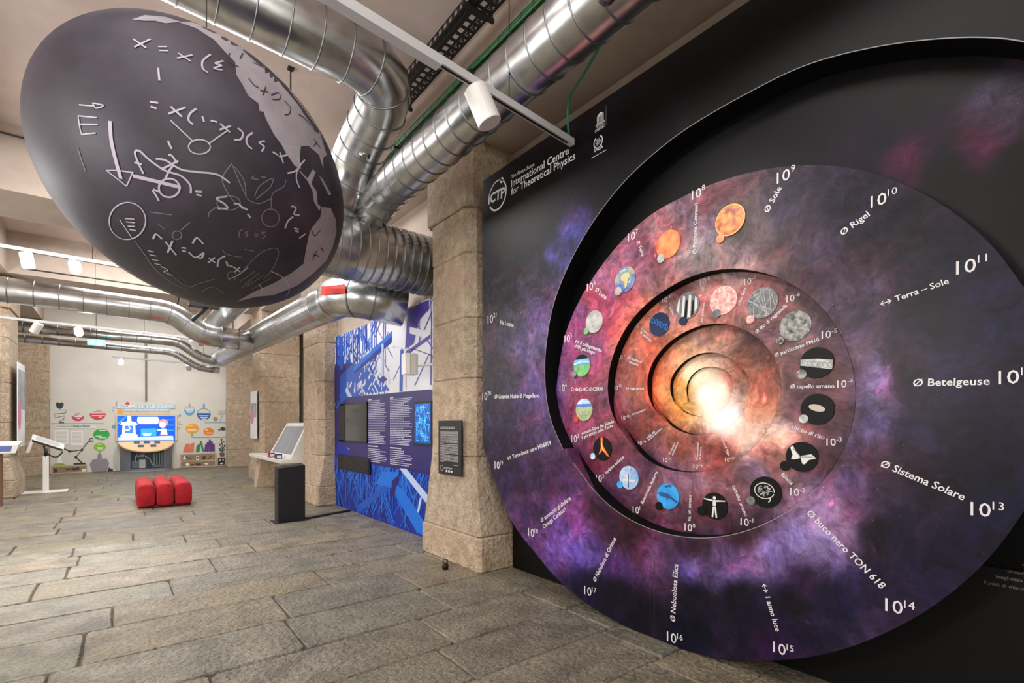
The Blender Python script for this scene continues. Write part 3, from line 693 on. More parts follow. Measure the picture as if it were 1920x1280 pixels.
WORDS = [('Via Lattea', 937, 607, 963, 613), ('Ø Grande Nube di Magellano', 928, 747, 1012, 745), ('↔ Terra-buco nero HR6819', 952, 863, 1034, 833), ('Ø ammasso globulare', 1016, 979, 1071, 936), ('Omega Centauri', 1020, 991, 1062, 956), ('Ø Nebulosa di Orione', 1117, 1091, 1156, 1010),
 ('Ø Nebuolosa Elica', 1266, 1166, 1272, 1058), ('↔ 1 anno luce', 1428, 1094, 1455, 1183), ('Ø buco nero TON 618', 1512, 962, 1652, 1104), ('Ø Sistema Solare', 1650, 873, 1806, 938), ('Ø Betelgeuse', 1712, 724, 1856, 721), ('↔ Terra – Sole', 1652, 575, 1780, 531), ('Ø Rigel', 1580, 442, 1632, 404),
 ('Ø Sole', 1441, 399, 1467, 352), ('Ø Proxima Centauri', 1306, 475, 1309, 380), ('Ø Terra', 1194, 454, 1204, 481), ('Ø Luna', 1116, 545, 1136, 562), ('↔ Il collegamento', 1078, 642, 1128, 660), ('WiFi più lungo', 1077, 651, 1115, 664), ('○ dell\'LHC al CERN', 1071, 733, 1130, 732),
 ('vulcano Ojos del Salado', 1091, 815, 1152, 792), ('il più attivo sulla Terra', 1092, 823, 1150, 800), ('turbine eoliche', 1137, 889, 1171, 858), ('Balenottera Azzurra', 1206, 945, 1234, 885), ('tu, un umano', 1295, 977, 1297, 928), ('cervello umano', 1373, 910, 1397, 968), ('falena', 1464, 890, 1484, 909),
 ('chicco di riso', 1484, 803, 1545, 824), ('Ø capello umano', 1482, 728, 1565, 727), ('Ø particolato PM10', 1454, 669, 1537, 639), ('Ø filo di ragnatela', 1419, 626, 1477, 574), ('virus Sars', 1387, 573, 1400, 540), ('più moderni', 1318, 604, 1322, 568), ('↔ raggi gamma', 1174, 730, 1208, 730), ('↔ Compton', 1186, 779, 1211, 769),
 ('scala del', 1214, 823, 1229, 810), ('nucleo atomico', 1217, 826, 1242, 804), ('Ø classico', 1257, 852, 1267, 831), ('dell\'elettrone', 1262, 854, 1273, 829), ('Ø approssimato', 1309, 862, 1311, 828), ('del protone', 1314, 862, 1316, 838), ('bosone di Higgs', 1352, 820, 1366, 854), ('Ø atomo di', 1178, 672, 1203, 681), ('idrogeno', 1180, 680, 1197, 686), ('Ø atomo', 1202, 617, 1216, 629), ('di carbonio', 1200, 624, 1221, 641), ('Ø DNA', 1255, 577, 1262, 592)]
for w in WORDS: letter(w[0], (w[1], w[2]), (w[3], w[4]), bold=.012, name='object_name')
low = lambda px, py: onx(px, py, 3.14)
for t, a, b in (('o', (1917, 1060), (1921, 1060)), ('circonferenza', (1889, 1072), (1950, 1083)), ('lunghezza', (1868, 1083), (1918, 1091)), ("l'unità di misura", (1846, 1094), (1927, 1108))):
    letter(t, a, b, sf=low, m=mat('grey lettering', (120, 118, 118), .5), name='lettering', bold=.002)
fb = lambda px, py: onx(px, py, X0)
letter('The Abdus Salam', (959, 335), (1002, 311), sf=fb, bold=0)
letter('International Centre', (959, 351), (1067, 288), sf=fb, bold=.01)
letter('for Theoretical Physics', (959, 366), (1079, 298), sf=fb, bold=.01)
letter('ICTP', (916, 383), (947, 368), sf=fb, bold=.03)
def wdisc(px, py, rp, sf=surf): 
    p = sf(px, py); return p, rp*float((np.array(p)-O)@FW)/F
U_, V_ = Vector((0, -1, 0)), Vector((0, 0, 1))
lg, lr_ = wdisc(933, 366, 27, fb); lg = lg-Vector((.003, 0, 0)); mb = MB()
ribbon(mb, circle(lg, U_, V_, lr_, 40, None, RAD(70), RAD(-150)), lr_*.12, (1, 0, 0)); ribbon(mb, circle(lg, U_, V_, lr_, 30, None, RAD(75), RAD(168)), lr_*.09, (1, 0, 0))
mb.poly(circle(lg+U_*lr_*.5+V_*lr_*.85, U_, V_, lr_*.2, 14)); mb.build('institute_logo', M_print, mural)
c, r = wdisc(1126, 223, 9.5, fb); c = c-Vector((.003, 0, 0)); mb = MB()
Q = lambda c, r, pts: [c+U_*x*r+V_*y*r for x, y in pts]
mb.poly(Q(c, r, [(-.9, .75), (0, 1.35), (.9, .75)])); mb.poly(Q(c, r, [(-.9, .5), (.9, .5), (.9, .65), (-.9, .65)]))
for i in range(6): mb.poly(Q(c, r, [(-.85+i*.31, -.55), (-.7+i*.31, -.55), (-.7+i*.31, .45), (-.85+i*.31, .45)]))
for i in range(3): mb.poly(Q(c, r, [(-1-i*.12, -.65-i*.17), (1+i*.12, -.65-i*.17), (1+i*.12, -.76-i*.17), (-1-i*.12, -.76-i*.17)]))
for i in range(3): mb.poly(Q(c, r, [(-.9-.5*(i > 0), -1.35-i*.3), (1.1, -1.35-i*.3), (1.1, -1.47-i*.3), (-.9-.5*(i > 0), -1.47-i*.3)]))
for i in range(22): mb.poly(Q(c, r, [(1.45, 1.8-i*.17), (1.5, 1.8-i*.17), (1.5, 1.7-i*.17), (1.45, 1.7-i*.17)]))
mb.build('temple_emblem', M_print, mural)
c, r = wdisc(1122, 266, 10.5, fb); c = c-Vector((.003, 0, 0)); mb = MB()
ribbon(mb, circle(c, U_, V_, r, 20, None, RAD(60), RAD(-100)), r*.22, (1, 0, 0)); ribbon(mb, circle(c, U_, V_, r, 20, None, RAD(120), RAD(280)), r*.22, (1, 0, 0))
for k in range(3):
    a = RAD(60*k); ribbon(mb, circle(c, U_*math.cos(a)+V_*math.sin(a), V_*math.cos(a)-U_*math.sin(a), r*.6, 18, r*.2), r*.08, (1, 0, 0), True)
mb.poly(Q(c, r, [(-1.6, -2.2), (1.9, -2.2), (1.9, -2.3), (-1.6, -2.3)])); mb.build('atom_emblem', M_print, mural)
letter('IAEA', (1115, 286), (1131, 277), sf=fb, bold=.02)
# ---- picture discs
PD = {}
def pm(name, *a, **k): return noisy(name, *a, **k)
P_SUN = pm('sun picture', (205, 84, 10), (255, 176, 60), 30, .35, 0, c3=(150, 40, 8), s3=22); P_PROX = pm('red star picture', (236, 96, 46), (255, 170, 110), 14, .35, 0)
P_EARTH = pm('earth picture', (40, 70, 170), (170, 190, 200), 9, .35, 0, c3=(196, 196, 120), s3=6); P_MOON = pm('moon picture', (205, 202, 198), (150, 148, 146), 16, .4, 0)
P_SKY = pm('sky picture', (110, 160, 220), (225, 235, 245), 12, .35, 0); P_GREEN = pm('field picture', (60, 140, 70), (120, 190, 110), 14, .35, 0); P_LAND = pm('valley picture', (120, 150, 90), (180, 185, 140), 18, .35, 0)
P_BLACK = mat('black picture', (9, 9, 10), .45, 0, .2); P_SEA = pm('sea picture', (30, 140, 220), (70, 180, 240), 10, .3, 0); P_SPK = pm('particulate picture', (20, 20, 20), (190, 188, 184), 34, .4, 0)
P_GREY = pm('grey web picture', (90, 92, 94), (140, 142, 144), 22, .4, 0); P_VIR = pm('virus picture', (222, 120, 110), (240, 230, 226), 40, .4, 0); P_NAVY = mat('navy picture', (28, 44, 78), .35); P_WHT = mat('white picture', (225, 223, 220), .4)
P_ORG = mat('lava picture', (255, 110, 20), .4); P_YEL = mat('lava core picture', (255, 226, 120), .4); P_WHALE = mat('whale picture', (28, 78, 140), .4); P_CY = mat('light blue picture', (110, 170, 220), .4); P_FIRE = mat('fire picture', (190, 60, 30), .4)
P_RICE = mat('rice picture', (190, 182, 166), .4); P_HAIR = pm('hair picture', (150, 152, 150), (210, 210, 206), 26, .4, 0); P_BLUE = mat('mid blue picture', (60, 120, 200), .4)
def disc(name, px, py, rp, m, inset=None, motifs=()):
    c, r = wdisc(px, py, rp); th = .008
    base = c-Vector((th, 0, 0))
    o = MB().prism(circle(base, U_, V_, r, 32), (th+.004, 0, 0)).build('picture_disc', m, mural)
    top = base-Vector((.0012, 0, 0)); lay = 0
    for mm, polys in motifs:
        mb = MB(); lay += 1; t2 = top-Vector((.0008*lay, 0, 0))
        for p in polys:
            if p[0] == 'line': ribbon(mb, Q(t2, r, p[2]), r*p[1], (1, 0, 0))
            else: mb.poly(Q(t2, r, p))
        mb.build('motif', mm, o)
    if inset:
        ix, iy, ir, im = inset; ci, rr = wdisc(ix, iy, ir); ci.x = c.x
        MB().prism(circle(ci-Vector((th+.004, 0, 0)), U_, V_, rr, 20), (th+.008, 0, 0)).build('small_disc', im, o)
    return o
def cap_(y0, y1, n=12):   # slice of the unit disc between two heights
    a0, a1 = math.asin(y0), math.asin(y1); R_ = [(math.cos(a0+(a1-a0)*i/n), math.sin(a0+(a1-a0)*i/n)) for i in range(n+1)]
    return [(x*.99, y*.99) for x, y in R_]+[(-x*.99, y*.99) for x, y in reversed(R_)]
ell = lambda cx, cy, a, b, rot=0, n=16: [(cx+a*math.cos(t)*math.cos(rot)-b*math.sin(t)*math.sin(rot), cy+a*math.cos(t)*math.sin(rot)+b*math.sin(t)*math.cos(rot)) for t in [2*math.pi*i/n for i in range(n)]]
disc('d', 1370, 413, 29, P_SUN, (1352, 448, 8, P_PROX), [(mat('sun limb', (255, 200, 90), .4), [('line', .07, ell(0, 0, .97, .97, 0, 33))])])
disc('d', 1254, 458, 26, P_PROX, (1241, 485, 8, P_MOON))
disc('d', 1173, 524, 24, P_EARTH, (1161, 546, 8, P_MOON), [(mat('continent picture', (214, 204, 140), .4), [[(-.2, .45), (.35, .5), (.55, .2), (.3, -.1), (.2, -.6), (0, -.7), (-.05, -.15), (-.35, 0), (-.4, .3)]]), (P_WHT, [[(-.6, .6), (-.1, .8), (.3, .75), (-.2, .65)], [(.3, -.3), (.6, -.1), (.5, -.4)]])])
disc('d', 1115, 603, 21, P_MOON, (1101, 621, 6, P_GREEN))
disc('d', 1092, 685, 21, P_GREEN, (1078, 701, 6, P_GREY), [(P_BLACK, [cap_(.55, .98)]), (P_CY, [cap_(.1, .56)]), (P_WHT, [[(-.95, .1), (0, .32), (.93, .2), (.93, .26), (0, .42), (-.95, .2)]])])
disc('d', 1096, 768, 21, P_LAND, (1082, 786, 6, P_FIRE), [(P_SKY, [cap_(.5, .98)]), (P_BLUE, [cap_(.3, .52)]), (P_WHT, [('line', .04, ell(.05, -.2, .5, .22, 0, 22)), ('line', .03, ell(.2, -.1, .2, .1, 0, 16))])])
disc('d', 1130, 841, 22, P_BLACK, (1113, 855, 6, P_SKY), [(P_ORG, [[(-.15, .95), (.12, .95), (.1, .3), (.25, .1), (.85, -.65), (.6, -.6), (.1, -.15), (.0, -.2), (-.3, -.5), (-.35, -.45), (-.1, .1)]]), (P_YEL, [[(-.05, .5), (.03, .5), (.1, .05), (.5, -.4), (.0, .0)]])])
disc('d', 1180, 895, 22, P_SKY, (1164, 908, 7, P_SEA), [(P_WHT, [[(-.7, -.2), (-.2, -.05), (.3, -.2), (.7, -.1), (.6, -.35), (-.6, -.35)]]), (mat('turbine picture', (70, 78, 90), .4), [[(-.04, -.9), (.04, -.9), (.02, .35), (-.02, .35)], [(0, .35), (.3, .8), (.34, .78)], [(0, .35), (-.5, .4), (-.5, .36)], [(0, .35), (.35, .05), (.32, .02)]])])
disc('d', 1253, 930, 24, P_SEA, (1237, 948, 8, P_BLACK), [(P_WHALE, [[(-.9, .2), (-.5, .28), (.1, .2), (.6, -.15), (.95, -.3), (.7, -.42), (.55, -.3), (.1, -.1), (-.05, -.3), (-.1, -.1), (-.6, -.05)], [(-.35, .8), (.3, .95), (.35, .7), (.1, .78), (-.1, .65)]])])
disc('d', 1341, 948, 25, P_BLACK, (1317, 957, 9, P_BLACK), [(P_WHT, [ell(0, .6, .12, .14), [(-.14, .45), (.14, .45), (.12, -.05), (-.12, -.05)], [(-.1, .45), (-.85, .5), (-.85, .42), (-.1, .32)], [(.1, .45), (.85, .5), (.85, .42), (.1, .32)], [(-.12, 0), (.02, 0), (-.1, -.85), (-.22, -.85)], [(-.02, 0), (.12, 0), (.22, -.85), (.1, -.85)]])])
rb = random.Random(3)
br = [('line', .05, ell(-.05, .08, .62, .5, -.1, 33))]+[('line', .035, [(-.05+.5*math.cos(a)*k, .1+.4*math.sin(a)*k) for k, a in [(rb.uniform(.2, 1), a0+rb.uniform(-.5, .5)) for _ in range(6)]]) for a0 in [i*.52 for i in range(12)]]+[('line', .06, [(.35, -.35), (.3, -.55), (.2, -.62)])]
disc('d', 1436, 922, 29, P_BLACK, (1409, 938, 8, P_GREY), [(P_WHT, br)])
disc('d', 1504, 856, 28, P_BLACK, (1473, 873, 9, P_BLACK), [(P_WHT, [[(-.1, .0), (-.55, .75), (-.7, .6), (-.55, .1), (-.65, -.15), (-.45, -.2), (-.1, -.1)], [(-.05, .05), (.6, .2), (.9, -.05), (.45, -.2), (.2, -.5), (.05, -.45), (-.05, -.1)]]), (P_GREY, [('line', .05, [(-.08, .05), (-.5, .55)]), ('line', .05, [(0, 0), (.7, .02)])])])
disc('d', 1533, 767, 29, P_BLACK, (1508, 785, 8, P_HAIR), [(P_RICE, [ell(.0, .08, .5, .22, -.28, 18)])])
hr = [[(-.95, .3), (.0, .25), (.95, .1), (.9, -.5), (0, -.3), (-.95, -.1)]]
disc('d', 1532, 680, 29, P_BLACK, (1504, 702, 9, P_SPK), [(P_HAIR, hr), (P_GREY, [('line', .03, ell(-.7+.3*i, .02-.05*i, .12, .2, .5, 12)) for i in range(6)])])
disc('d', 1492, 611, 28, P_SPK, (1464, 639, 7, P_SPK))
disc('d', 1430, 568, 29, P_GREY, (1408, 599, 8, P_VIR), [(P_WHT, [('line', .02, [(math.cos(a)*.95, math.sin(a)*.95), (math.cos(b)*.95, math.sin(b)*.95)]) for a, b in [(rb.uniform(0, 6.28), rb.uniform(0, 6.28)) for _ in range(22)]])])
disc('d', 1357, 563, 27, P_VIR, (1345, 588, 8, P_GREY))
disc('d', 1290, 573, 25, P_GREY, (1282, 602, 8, P_NAVY), [(P_WHT, [[(-.5, -.8), (-.3, -.9), (-.15, .7), (-.35, .8)], [(.0, -.9), (.25, -.9), (.35, .7), (.15, .8)], [(-.9, -.2), (-.7, -.5), (-.6, .6), (-.75, .5)], [(.6, -.6), (.85, -.3), (.8, .4), (.65, .6)]]), (P_BLACK, [[(-.25, -.9), (-.05, -.9), (.05, .4), (-.1, .4)], [(.32, -.85), (.5, -.75), (.55, .3), (.45, .3)]])])
disc('d', 1237, 608, 22, P_NAVY, None, [(P_BLUE, [('line', .07, [(-.9+.1*i, .6-.06*i+.25*math.sin(i*.7)) for i in range(19)]), ('line', .07, [(-.9+.1*i, .6-.06*i-.25*math.sin(i*.7)) for i in range(19)])]+[('line', .04, [(-.85+.17*i, .57-.1*i+.18), (-.85+.17*i, .57-.1*i-.18)]) for i in range(10)])])
# ================================================================== BALLOON
BR = .815; BC = Vector((.418, 3.633, 3.0017)); fwv = Vector(FW)
bv = (BC-Vector(O)).normalized(); e1 = (bv*bv.dot(fwv)-fwv).normalized(); e2 = bv.cross(e1).normalized()
BM = Matrix((e1*BR*1.045, e2*BR*.925, bv*BR*1.0)).transposed(); BMi = BM.inverted()
def bal(px, py, k=1.003):
    d = Vector(ray(px, py)); o = BMi @ (Vector(O)-BC); dd = BMi @ d; a = dd.dot(dd); b = 2*o.dot(dd); c = o.dot(o)-k*k
    D = b*b-4*a*c
    if D < 0: t = -b/(2*a)
    else: t = (-b-math.sqrt(D))/(2*a)
    q = o+dd*t; q = q.normalized()*k; return BC+BM @ q
def balnrm(p): 
    q = BMi @ (p-BC); return (BMi.transposed() @ q).normalized()
M_bal = noisy('blackboard balloon skin', (44, 39, 48), (70, 62, 74), 2.2, .55, .06, 5, 6, (52, 50, 60), 3.0)
balloon = thing('hanging_balloon', 'big dark inflated globe covered in chalk equations, hanging from the ceiling', 'balloon', tuple(BC))
vs = []; nu, nv = 96, 48
for j in range(nv+1):
    for i in range(nu):
        a, b = 2*math.pi*i/nu, math.pi*j/nv; q = Vector((math.sin(b)*math.cos(a), math.cos(b), math.sin(b)*math.sin(a))); vs.append(BC+BM @ q)
fs = [(j*nu+i, j*nu+(i+1) % nu, (j+1)*nu+(i+1) % nu, (j+1)*nu+i) for j in range(nv) for i in range(nu)]
skin = mesh('skin', vs, fs, M_bal, balloon, True)
Zs = 2.0643
def balpatch(name, pts, m, k=1.002):
    P2 = [Vector((x, y, 0)) for x, y in pts]
    bm = bmesh.new(); vv = [bm.verts.new(p) for p in P2]
    for t in tessellate_polygon([P2]): 
        try: bm.faces.new([vv[i] for i in t])
        except ValueError: pass
    for _ in range(4):
        es = [e for e in bm.edges if e.calc_length() > 32]
        if not es: break
        bmesh.ops.subdivide_edges(bm, edges=es, cuts=1); bmesh.ops.triangulate(bm, faces=bm.faces[:])
    bm.verts.index_update()
    V = [bal(v.co.x/Zs, v.co.y/Zs, k) for v in bm.verts]; Fq = [[v.index for v in f.verts] for f in bm.faces]; bm.free()
    return mesh(name, V, Fq, m, skin, True)
M_land = noisy('pale land print', (150, 144, 154), (178, 170, 178), 3, .4, 0)
for pts in ([(690, 85), (760, 110), (830, 155), (870, 200), (910, 240), (915, 290), (940, 330), (960, 370), (1000, 400), (1005, 430), (1020, 432), (1030, 462), (1060, 520), (1090, 560), (1105, 590), (1140, 640), (1165, 655), (1160, 600), (1165, 565), (1195, 565), (1235, 600), (1252, 655), (1250, 610), (1265, 600), (1235, 500), (1180, 420), (1110, 330), (1040, 262), (960, 193), (880, 143), (800, 105), (740, 85)],
            [(510, 75), (560, 58), (640, 65), (700, 84), (640, 90), (600, 80), (560, 80)],
            [(1140, 640), (1190, 690), (1210, 655), (1222, 665), (1205, 710), (1225, 740), (1230, 790), (1245, 800), (1235, 815), (1215, 780), (1210, 740), (1190, 700)],
            [(1235, 680), (1248, 690), (1282, 752), (1272, 755)],
            [(1245, 800), (1280, 805), (1300, 850), (1302, 900), (1288, 955), (1262, 1010), (1210, 1060), (1150, 1105), (1060, 1142), (990, 1148), (915, 1168), (980, 1130), (1060, 1095), (1130, 1055), (1175, 1020), (1185, 960), (1200, 890), (1240, 840)]):
    balpatch('land_shape', pts, M_land)
M_chalk = mat('chalk', (196, 186, 204), .8); M_chalk2 = mat('faint chalk', (138, 130, 144), .8); M_ink = mat('dark ink', (62, 56, 64), .8)
def dens(pts, step=8):
    out = [pts[0]]
    for (a, b), (c, d) in zip(pts, pts[1:]):
        n = max(1, int(math.hypot(c-a, d-b)/step)); out += [(a+(c-a)*i/n, b+(d-b)*i/n) for i in range(1, n+1)]
    return out
def curve(pts, n=6):
    if len(pts) < 3: return dens(pts)
    P = [pts[0]]+list(pts)+[pts[-1]]; out = []
    for i in range(1, len(P)-2):
        p0, p1, p2, p3 = [np.array(q, float) for q in P[i-1:i+3]]
        for j in range(n):
            t = j/n; out.append(tuple(.5*((2*p1)+(-p0+p2)*t+(2*p0-5*p1+4*p2-p3)*t*t+(-p0+3*p1-3*p2+p3)*t**3)))
    return out+[tuple(P[-2])]
def chalk(strokes, m, w, name='chalk_stroke'):
    for s_ in strokes:
        mb = MB(); pts = [bal(x/Zs, y/Zs, 1.0045) for x, y in curve(s_)]
        ribbon(mb, pts, w, balnrm); mb.build(name, m, skin)
el = lambda cx, cy, a, b, n=18, rot=0: [(cx+a*math.cos(t)*math.cos(rot)-b*math.sin(t)*math.sin(rot), cy+a*math.cos(t)*math.sin(rot)+b*math.sin(t)*math.cos(rot)) for t in [6.2832*i/n for i in range(n+1)]]
chalk([[(425, 468), (430, 540), (445, 610), (468, 692)], [(515, 680), (610, 703), (700, 725)]], M_chalk, .016)
chalk([[(515, 150), (565, 185)], [(583, 150), (520, 182)], [(612, 180), (645, 180)], [(615, 195), (650, 196)], [(690, 205), (740, 238)], [(745, 212), (685, 225)], [(815, 210), (785, 235), (785, 265), (805, 280)], [(865, 235), (832, 245), (858, 252), (828, 264), (860, 270)],
 [(612, 262), (617, 312)], [(580, 393), (612, 398)], [(583, 412), (606, 420)], [(660, 412), (705, 452)], [(718, 415), (652, 440)], [(760, 420), (735, 440), (730, 465), (748, 482)], [(783, 450), (790, 472)], [(815, 466), (840, 472)], [(852, 478), (890, 512)], [(893, 487), (850, 502)],
 [(920, 495), (940, 515), (932, 538), (906, 541)], [(978, 513), (955, 533), (958, 560), (976, 576)], [(1025, 545), (1003, 552), (1022, 566), (1013, 586)], [(1055, 588), (1077, 600)], [(1083, 588), (1097, 632)], [(1112, 600), (1080, 606)], [(1150, 610), (1160, 640), (1142, 662), (1113, 670)], [(1180, 618), (1152, 655), (1148, 695), (1160, 727)],
 [(555, 672), (535, 630), (522, 590), (540, 584), (580, 620), (640, 660), (700, 680), (735, 715), (738, 748)], [(520, 628), (550, 636)], el(655, 727, 40, 36), [(590, 735), (603, 755), (615, 777)], [(593, 732), (622, 744)], [(652, 598), (668, 605), (685, 632)], [(622, 655), (655, 640), (690, 622)], [(640, 692), (655, 660), (672, 638)], [(650, 545), (664, 576)],
 [(755, 740), (782, 742)], [(760, 753), (780, 757)], [(878, 760), (838, 768), (868, 788), (880, 806), (842, 806)], [(905, 788), (925, 790), (940, 808)], [(935, 800), (958, 812)], [(958, 828), (970, 842)], [(603, 615), (640, 620), (700, 655), (760, 665), (840, 675), (890, 708)],
 [(592, 925), (604, 906), (628, 925)], [(640, 935), (682, 987)], [(668, 932), (648, 978)], [(703, 958), (720, 960)], [(705, 970), (720, 973)], [(730, 975), (757, 996), (788, 978), (778, 1000), (760, 990)], [(745, 942), (762, 920), (787, 944)], [(808, 998), (832, 1016)], [(832, 996), (806, 1016)], [(872, 990), (847, 1005), (842, 1032)], [(876, 1012), (882, 1030)], [(888, 1028), (906, 1034)], [(906, 1034), (930, 1052)], [(928, 1034), (908, 1052)],
 [(1128, 798), (1146, 804), (1138, 828), (1160, 832)], [(1135, 838), (1115, 855), (1103, 884)], [(1138, 882), (1156, 888)], [(1142, 892), (1156, 898)], [(1158, 922), (1182, 905)]], M_chalk, .0085)
chalk([[(305, 405), (360, 410)], [(358, 398), (400, 408), (372, 418), (358, 398)], [(302, 448), (375, 455)], [(310, 480), (378, 482)], [(315, 520), (370, 515)], [(302, 448), (308, 490), (315, 520)], [(410, 658), (490, 720)], [(490, 720), (515, 665)], [(515, 668), (460, 660), (412, 660)], [(660, 465), (745, 545)], [(805, 558), (880, 505)], el(772, 568, 42, 28),
 el(493, 855, 70, 72, 20, .5), [(483, 845), (520, 848)], [(488, 858), (522, 862)], [(494, 875), (522, 876)], [(500, 888), (527, 892)], [(463, 850), (510, 920)], [(573, 970), (597, 975)], [(580, 986), (606, 990)], [(588, 1004), (612, 1008)], [(598, 1020), (622, 1024)], [(625, 1030), (650, 1045), (635, 1052), (668, 1066)],
 [(885, 1080), (920, 1065), (960, 1035)], [(1050, 1050), (1090, 1070), (1115, 1100), (1118, 1130), (1100, 1150)], [(1003, 1100), (1015, 1120), (1010, 1145)]], M_chalk, .0055)
chalk([[(520, 930), (560, 985), (600, 1040), (660, 1090), (720, 1120)], [(620, 1030), (660, 1060), (700, 1095), (740, 1110), (760, 1100), (830, 1080)], [(780, 1130), (820, 1110), (870, 1135)], el(685, 910, 18, 16), [(610, 865), (640, 888)], [(700, 890), (735, 860)], [(580, 820), (665, 832)], [(940, 885), (925, 900), (928, 920)], [(962, 895), (948, 902), (960, 908), (948, 918)], [(985, 906), (1002, 908)], [(985, 914), (1000, 916)], [(1028, 898), (1012, 900), (1026, 914), (1012, 925)],
 [(870, 725), (860, 690), (880, 655), (900, 630)], [(900, 640), (925, 700), (955, 765)], [(908, 645), (945, 700), (952, 760)], [(985, 760), (1005, 720), (1055, 690), (1045, 725), (990, 770)], [(1050, 805), (1055, 750), (1098, 722), (1106, 695)], [(955, 770), (1000, 788), (1050, 768)], [(870, 725), (890, 760), (915, 790)], el(885, 785, 45, 28), el(1047, 843, 34, 34), [(985, 680), (975, 690), (1000, 694)], [(1010, 685), (1030, 686)], [(930, 1060), (1000, 985), (1060, 960), (1078, 980), (1055, 1040), (1020, 1080)], el(897, 1068, 17, 17), [(890, 1068), (905, 1068)],
 [(930, 1090), (985, 1050)], [(945, 1100), (1000, 1058)], [(955, 1110), (1020, 1065)], [(935, 1115), (975, 1085)], [(975, 1120), (1050, 1075)], [(860, 965), (880, 985), (935, 995)], [(945, 965), (985, 972)], [(300, 570), (312, 610), (330, 660)], [(205, 838), (270, 920), (350, 987), (430, 1040)], [(840, 800), (812, 820), (806, 840)]], M_chalk2, .004)
chalk([[(890, 205), (884, 235), (925, 258)], [(963, 302), (985, 330), (1002, 338)], [(1008, 350), (1040, 355)], [(1030, 335), (1018, 368)], [(1050, 368), (1078, 358), (1084, 382), (1054, 384)], [(1100, 388), (1124, 415), (1120, 440), (1102, 444)], [(1155, 442), (1178, 456), (1205, 486)], [(1213, 535), (1240, 572)], [(1228, 548), (1215, 566)], [(1208, 1006), (1228, 968)], [(1212, 984), (1236, 992)], [(1244, 958), (1252, 974)], [(1202, 880), (1218, 912), (1240, 890)], [(1240, 800), (1300, 790)], [(980, 240), (1010, 255), (1045, 270)], [(940, 205), (930, 225)]], M_ink, .007)
MB().tube([BC+Vector((0, 0, BR*.93)), (BC.x, BC.y, CEIL)], .004, 6).build('hanging_wire', M_dark, balloon)

# ================================================================== TRACK LIGHTS
M_lens = mat('lit lamp lens', (255, 250, 240), .3, emit=(255, 246, 232), es=14)
M_rail = mat('white rail', (206, 206, 208), .4)
def obox(mb, a, b, w, h):
    a, b = Vector(a), Vector(b); d = (b-a).normalized(); s_ = d.cross(Vector((0, 0, 1))).normalized()*w/2; u = Vector((0, 0, h))
    v = [a-s_, a+s_, a+s_+u, a-s_+u, b-s_, b+s_, b+s_+u, b-s_+u]
    mb.add(v, [(0, 1, 2, 3), (7, 6, 5, 4), (1, 0, 4, 5), (2, 1, 5, 6), (3, 2, 6, 7), (0, 3, 7, 4)]); return mb
LAST = [None, None]
def track(label, a, b, w=.035, h=.04, slot0=0.0, rods=2, hz=None):
    t = thing('light_track', label, 'light track', tuple(a), 'light tracks')
    a, b = Vector(a), Vector(b); d = (b-a).normalized(); LAST[:] = [a, b]
    r_ = obox(MB(), a, b, w, h).build('rail', M_rail, t)
    obox(MB(), a+(b-a)*slot0-Vector((0, 0, .002)), b-d*.06-Vector((0, 0, .002)), w*.45, .004).build('slot', M_black, r_)
    if slot0: obox(MB(), a-Vector((0, 0, .02)), a+(b-a)*slot0-Vector((0, 0, .02)), w*1.5, .025).build('cover_profile', M_rail, t)
    for i in range(rods):
        p = a+(b-a)*(i+.5)/rods; MB().tube([p+Vector((0, 0, h)), (p.x, p.y, hz or CEIL)], .004, 6).build('suspension_wire', M_dark, t)
    return t
def lamp(label, top, direc, r=.045, ln=.17, lit=True, group='track spotlights'):
    top = Vector(top); A_, B_ = LAST; f_ = (top.x-A_.x)/(B_.x-A_.x); top.z = A_.z+(B_.z-A_.z)*f_-.0045; top.y = A_.y+(B_.y-A_.y)*f_; d = Vector(direc).normalized(); t = thing('track_spotlight', label, 'spotlight', tuple(top), group)
    neck = top-Vector((0, 0, .07))
    MB().box(top.x-.05, top.x+.05, top.y-.014, top.y+.014, top.z-.02, top.z-.001).build('adapter', M_rail, t)
    MB().tube([top-Vector((0, 0, .015)), neck], .012, 10).build('stem', M_rail, t, True)
    c0 = neck-d*ln*.35; c1 = neck+d*ln*.65
    o = MB().tube([c0, c0+d*.006, c1-d*.006, c1], [r*.9, r, r, r*.96], 24).build('housing', M_white, t)
    a = d.orthogonal().normalized(); b = d.cross(a)
    MB().poly(circle(c1+d*.0015, a, b, r*.85, 20)).build('lens', M_lens if lit else M_white, o)
    return c1, d
tr1 = track('white ceiling track ending before the mural, with one spotlight', (-1.3, 2.38, 3.65), (2.79, 2.777, 3.65), .045, .05, .69, 3)
lamp('white spotlight on the track before the mural', (1.85, 2.686, 3.65), (.35, -.2, -.9), .08, .24, False)
track('white ceiling track behind the balloon at the left edge', (-3.0, 8.5, 3.62), (.6, 8.5, 3.56), .04, .045, 0, 2)
c, d = lamp('white spotlight with lit rim at the upper left edge', (ony(50, 476, 8.5).x, 8.5, 3.60), (.15, .1, -1), .065, .19)
c, d = lamp('glaring spotlight just left of the balloon', (ony(140, 485, 8.5).x, 8.5, 3.59), (.12, -.75, -.62), .065, .19)
spot(c+d*.03, (-.45, 6.7, 0), 560, 50, 1.0, .04)
track('long white track crossing the hall before the far ducts', (-2.7, 12.5, 3.36), (1.9, 12.5, 3.27), .04, .045, 0, 3)
c, d = lamp('white spotlight beside the left pillar', (ony(70, 612, 12.5).x, 12.5, 3.34), (-.4, .3, -.8), .07, .2, False)
c, d = lamp('glaring spotlight on the long far track', (ony(147, 620, 12.5).x, 12.5, 3.33), (.1, -.8, -.5), .07, .2)
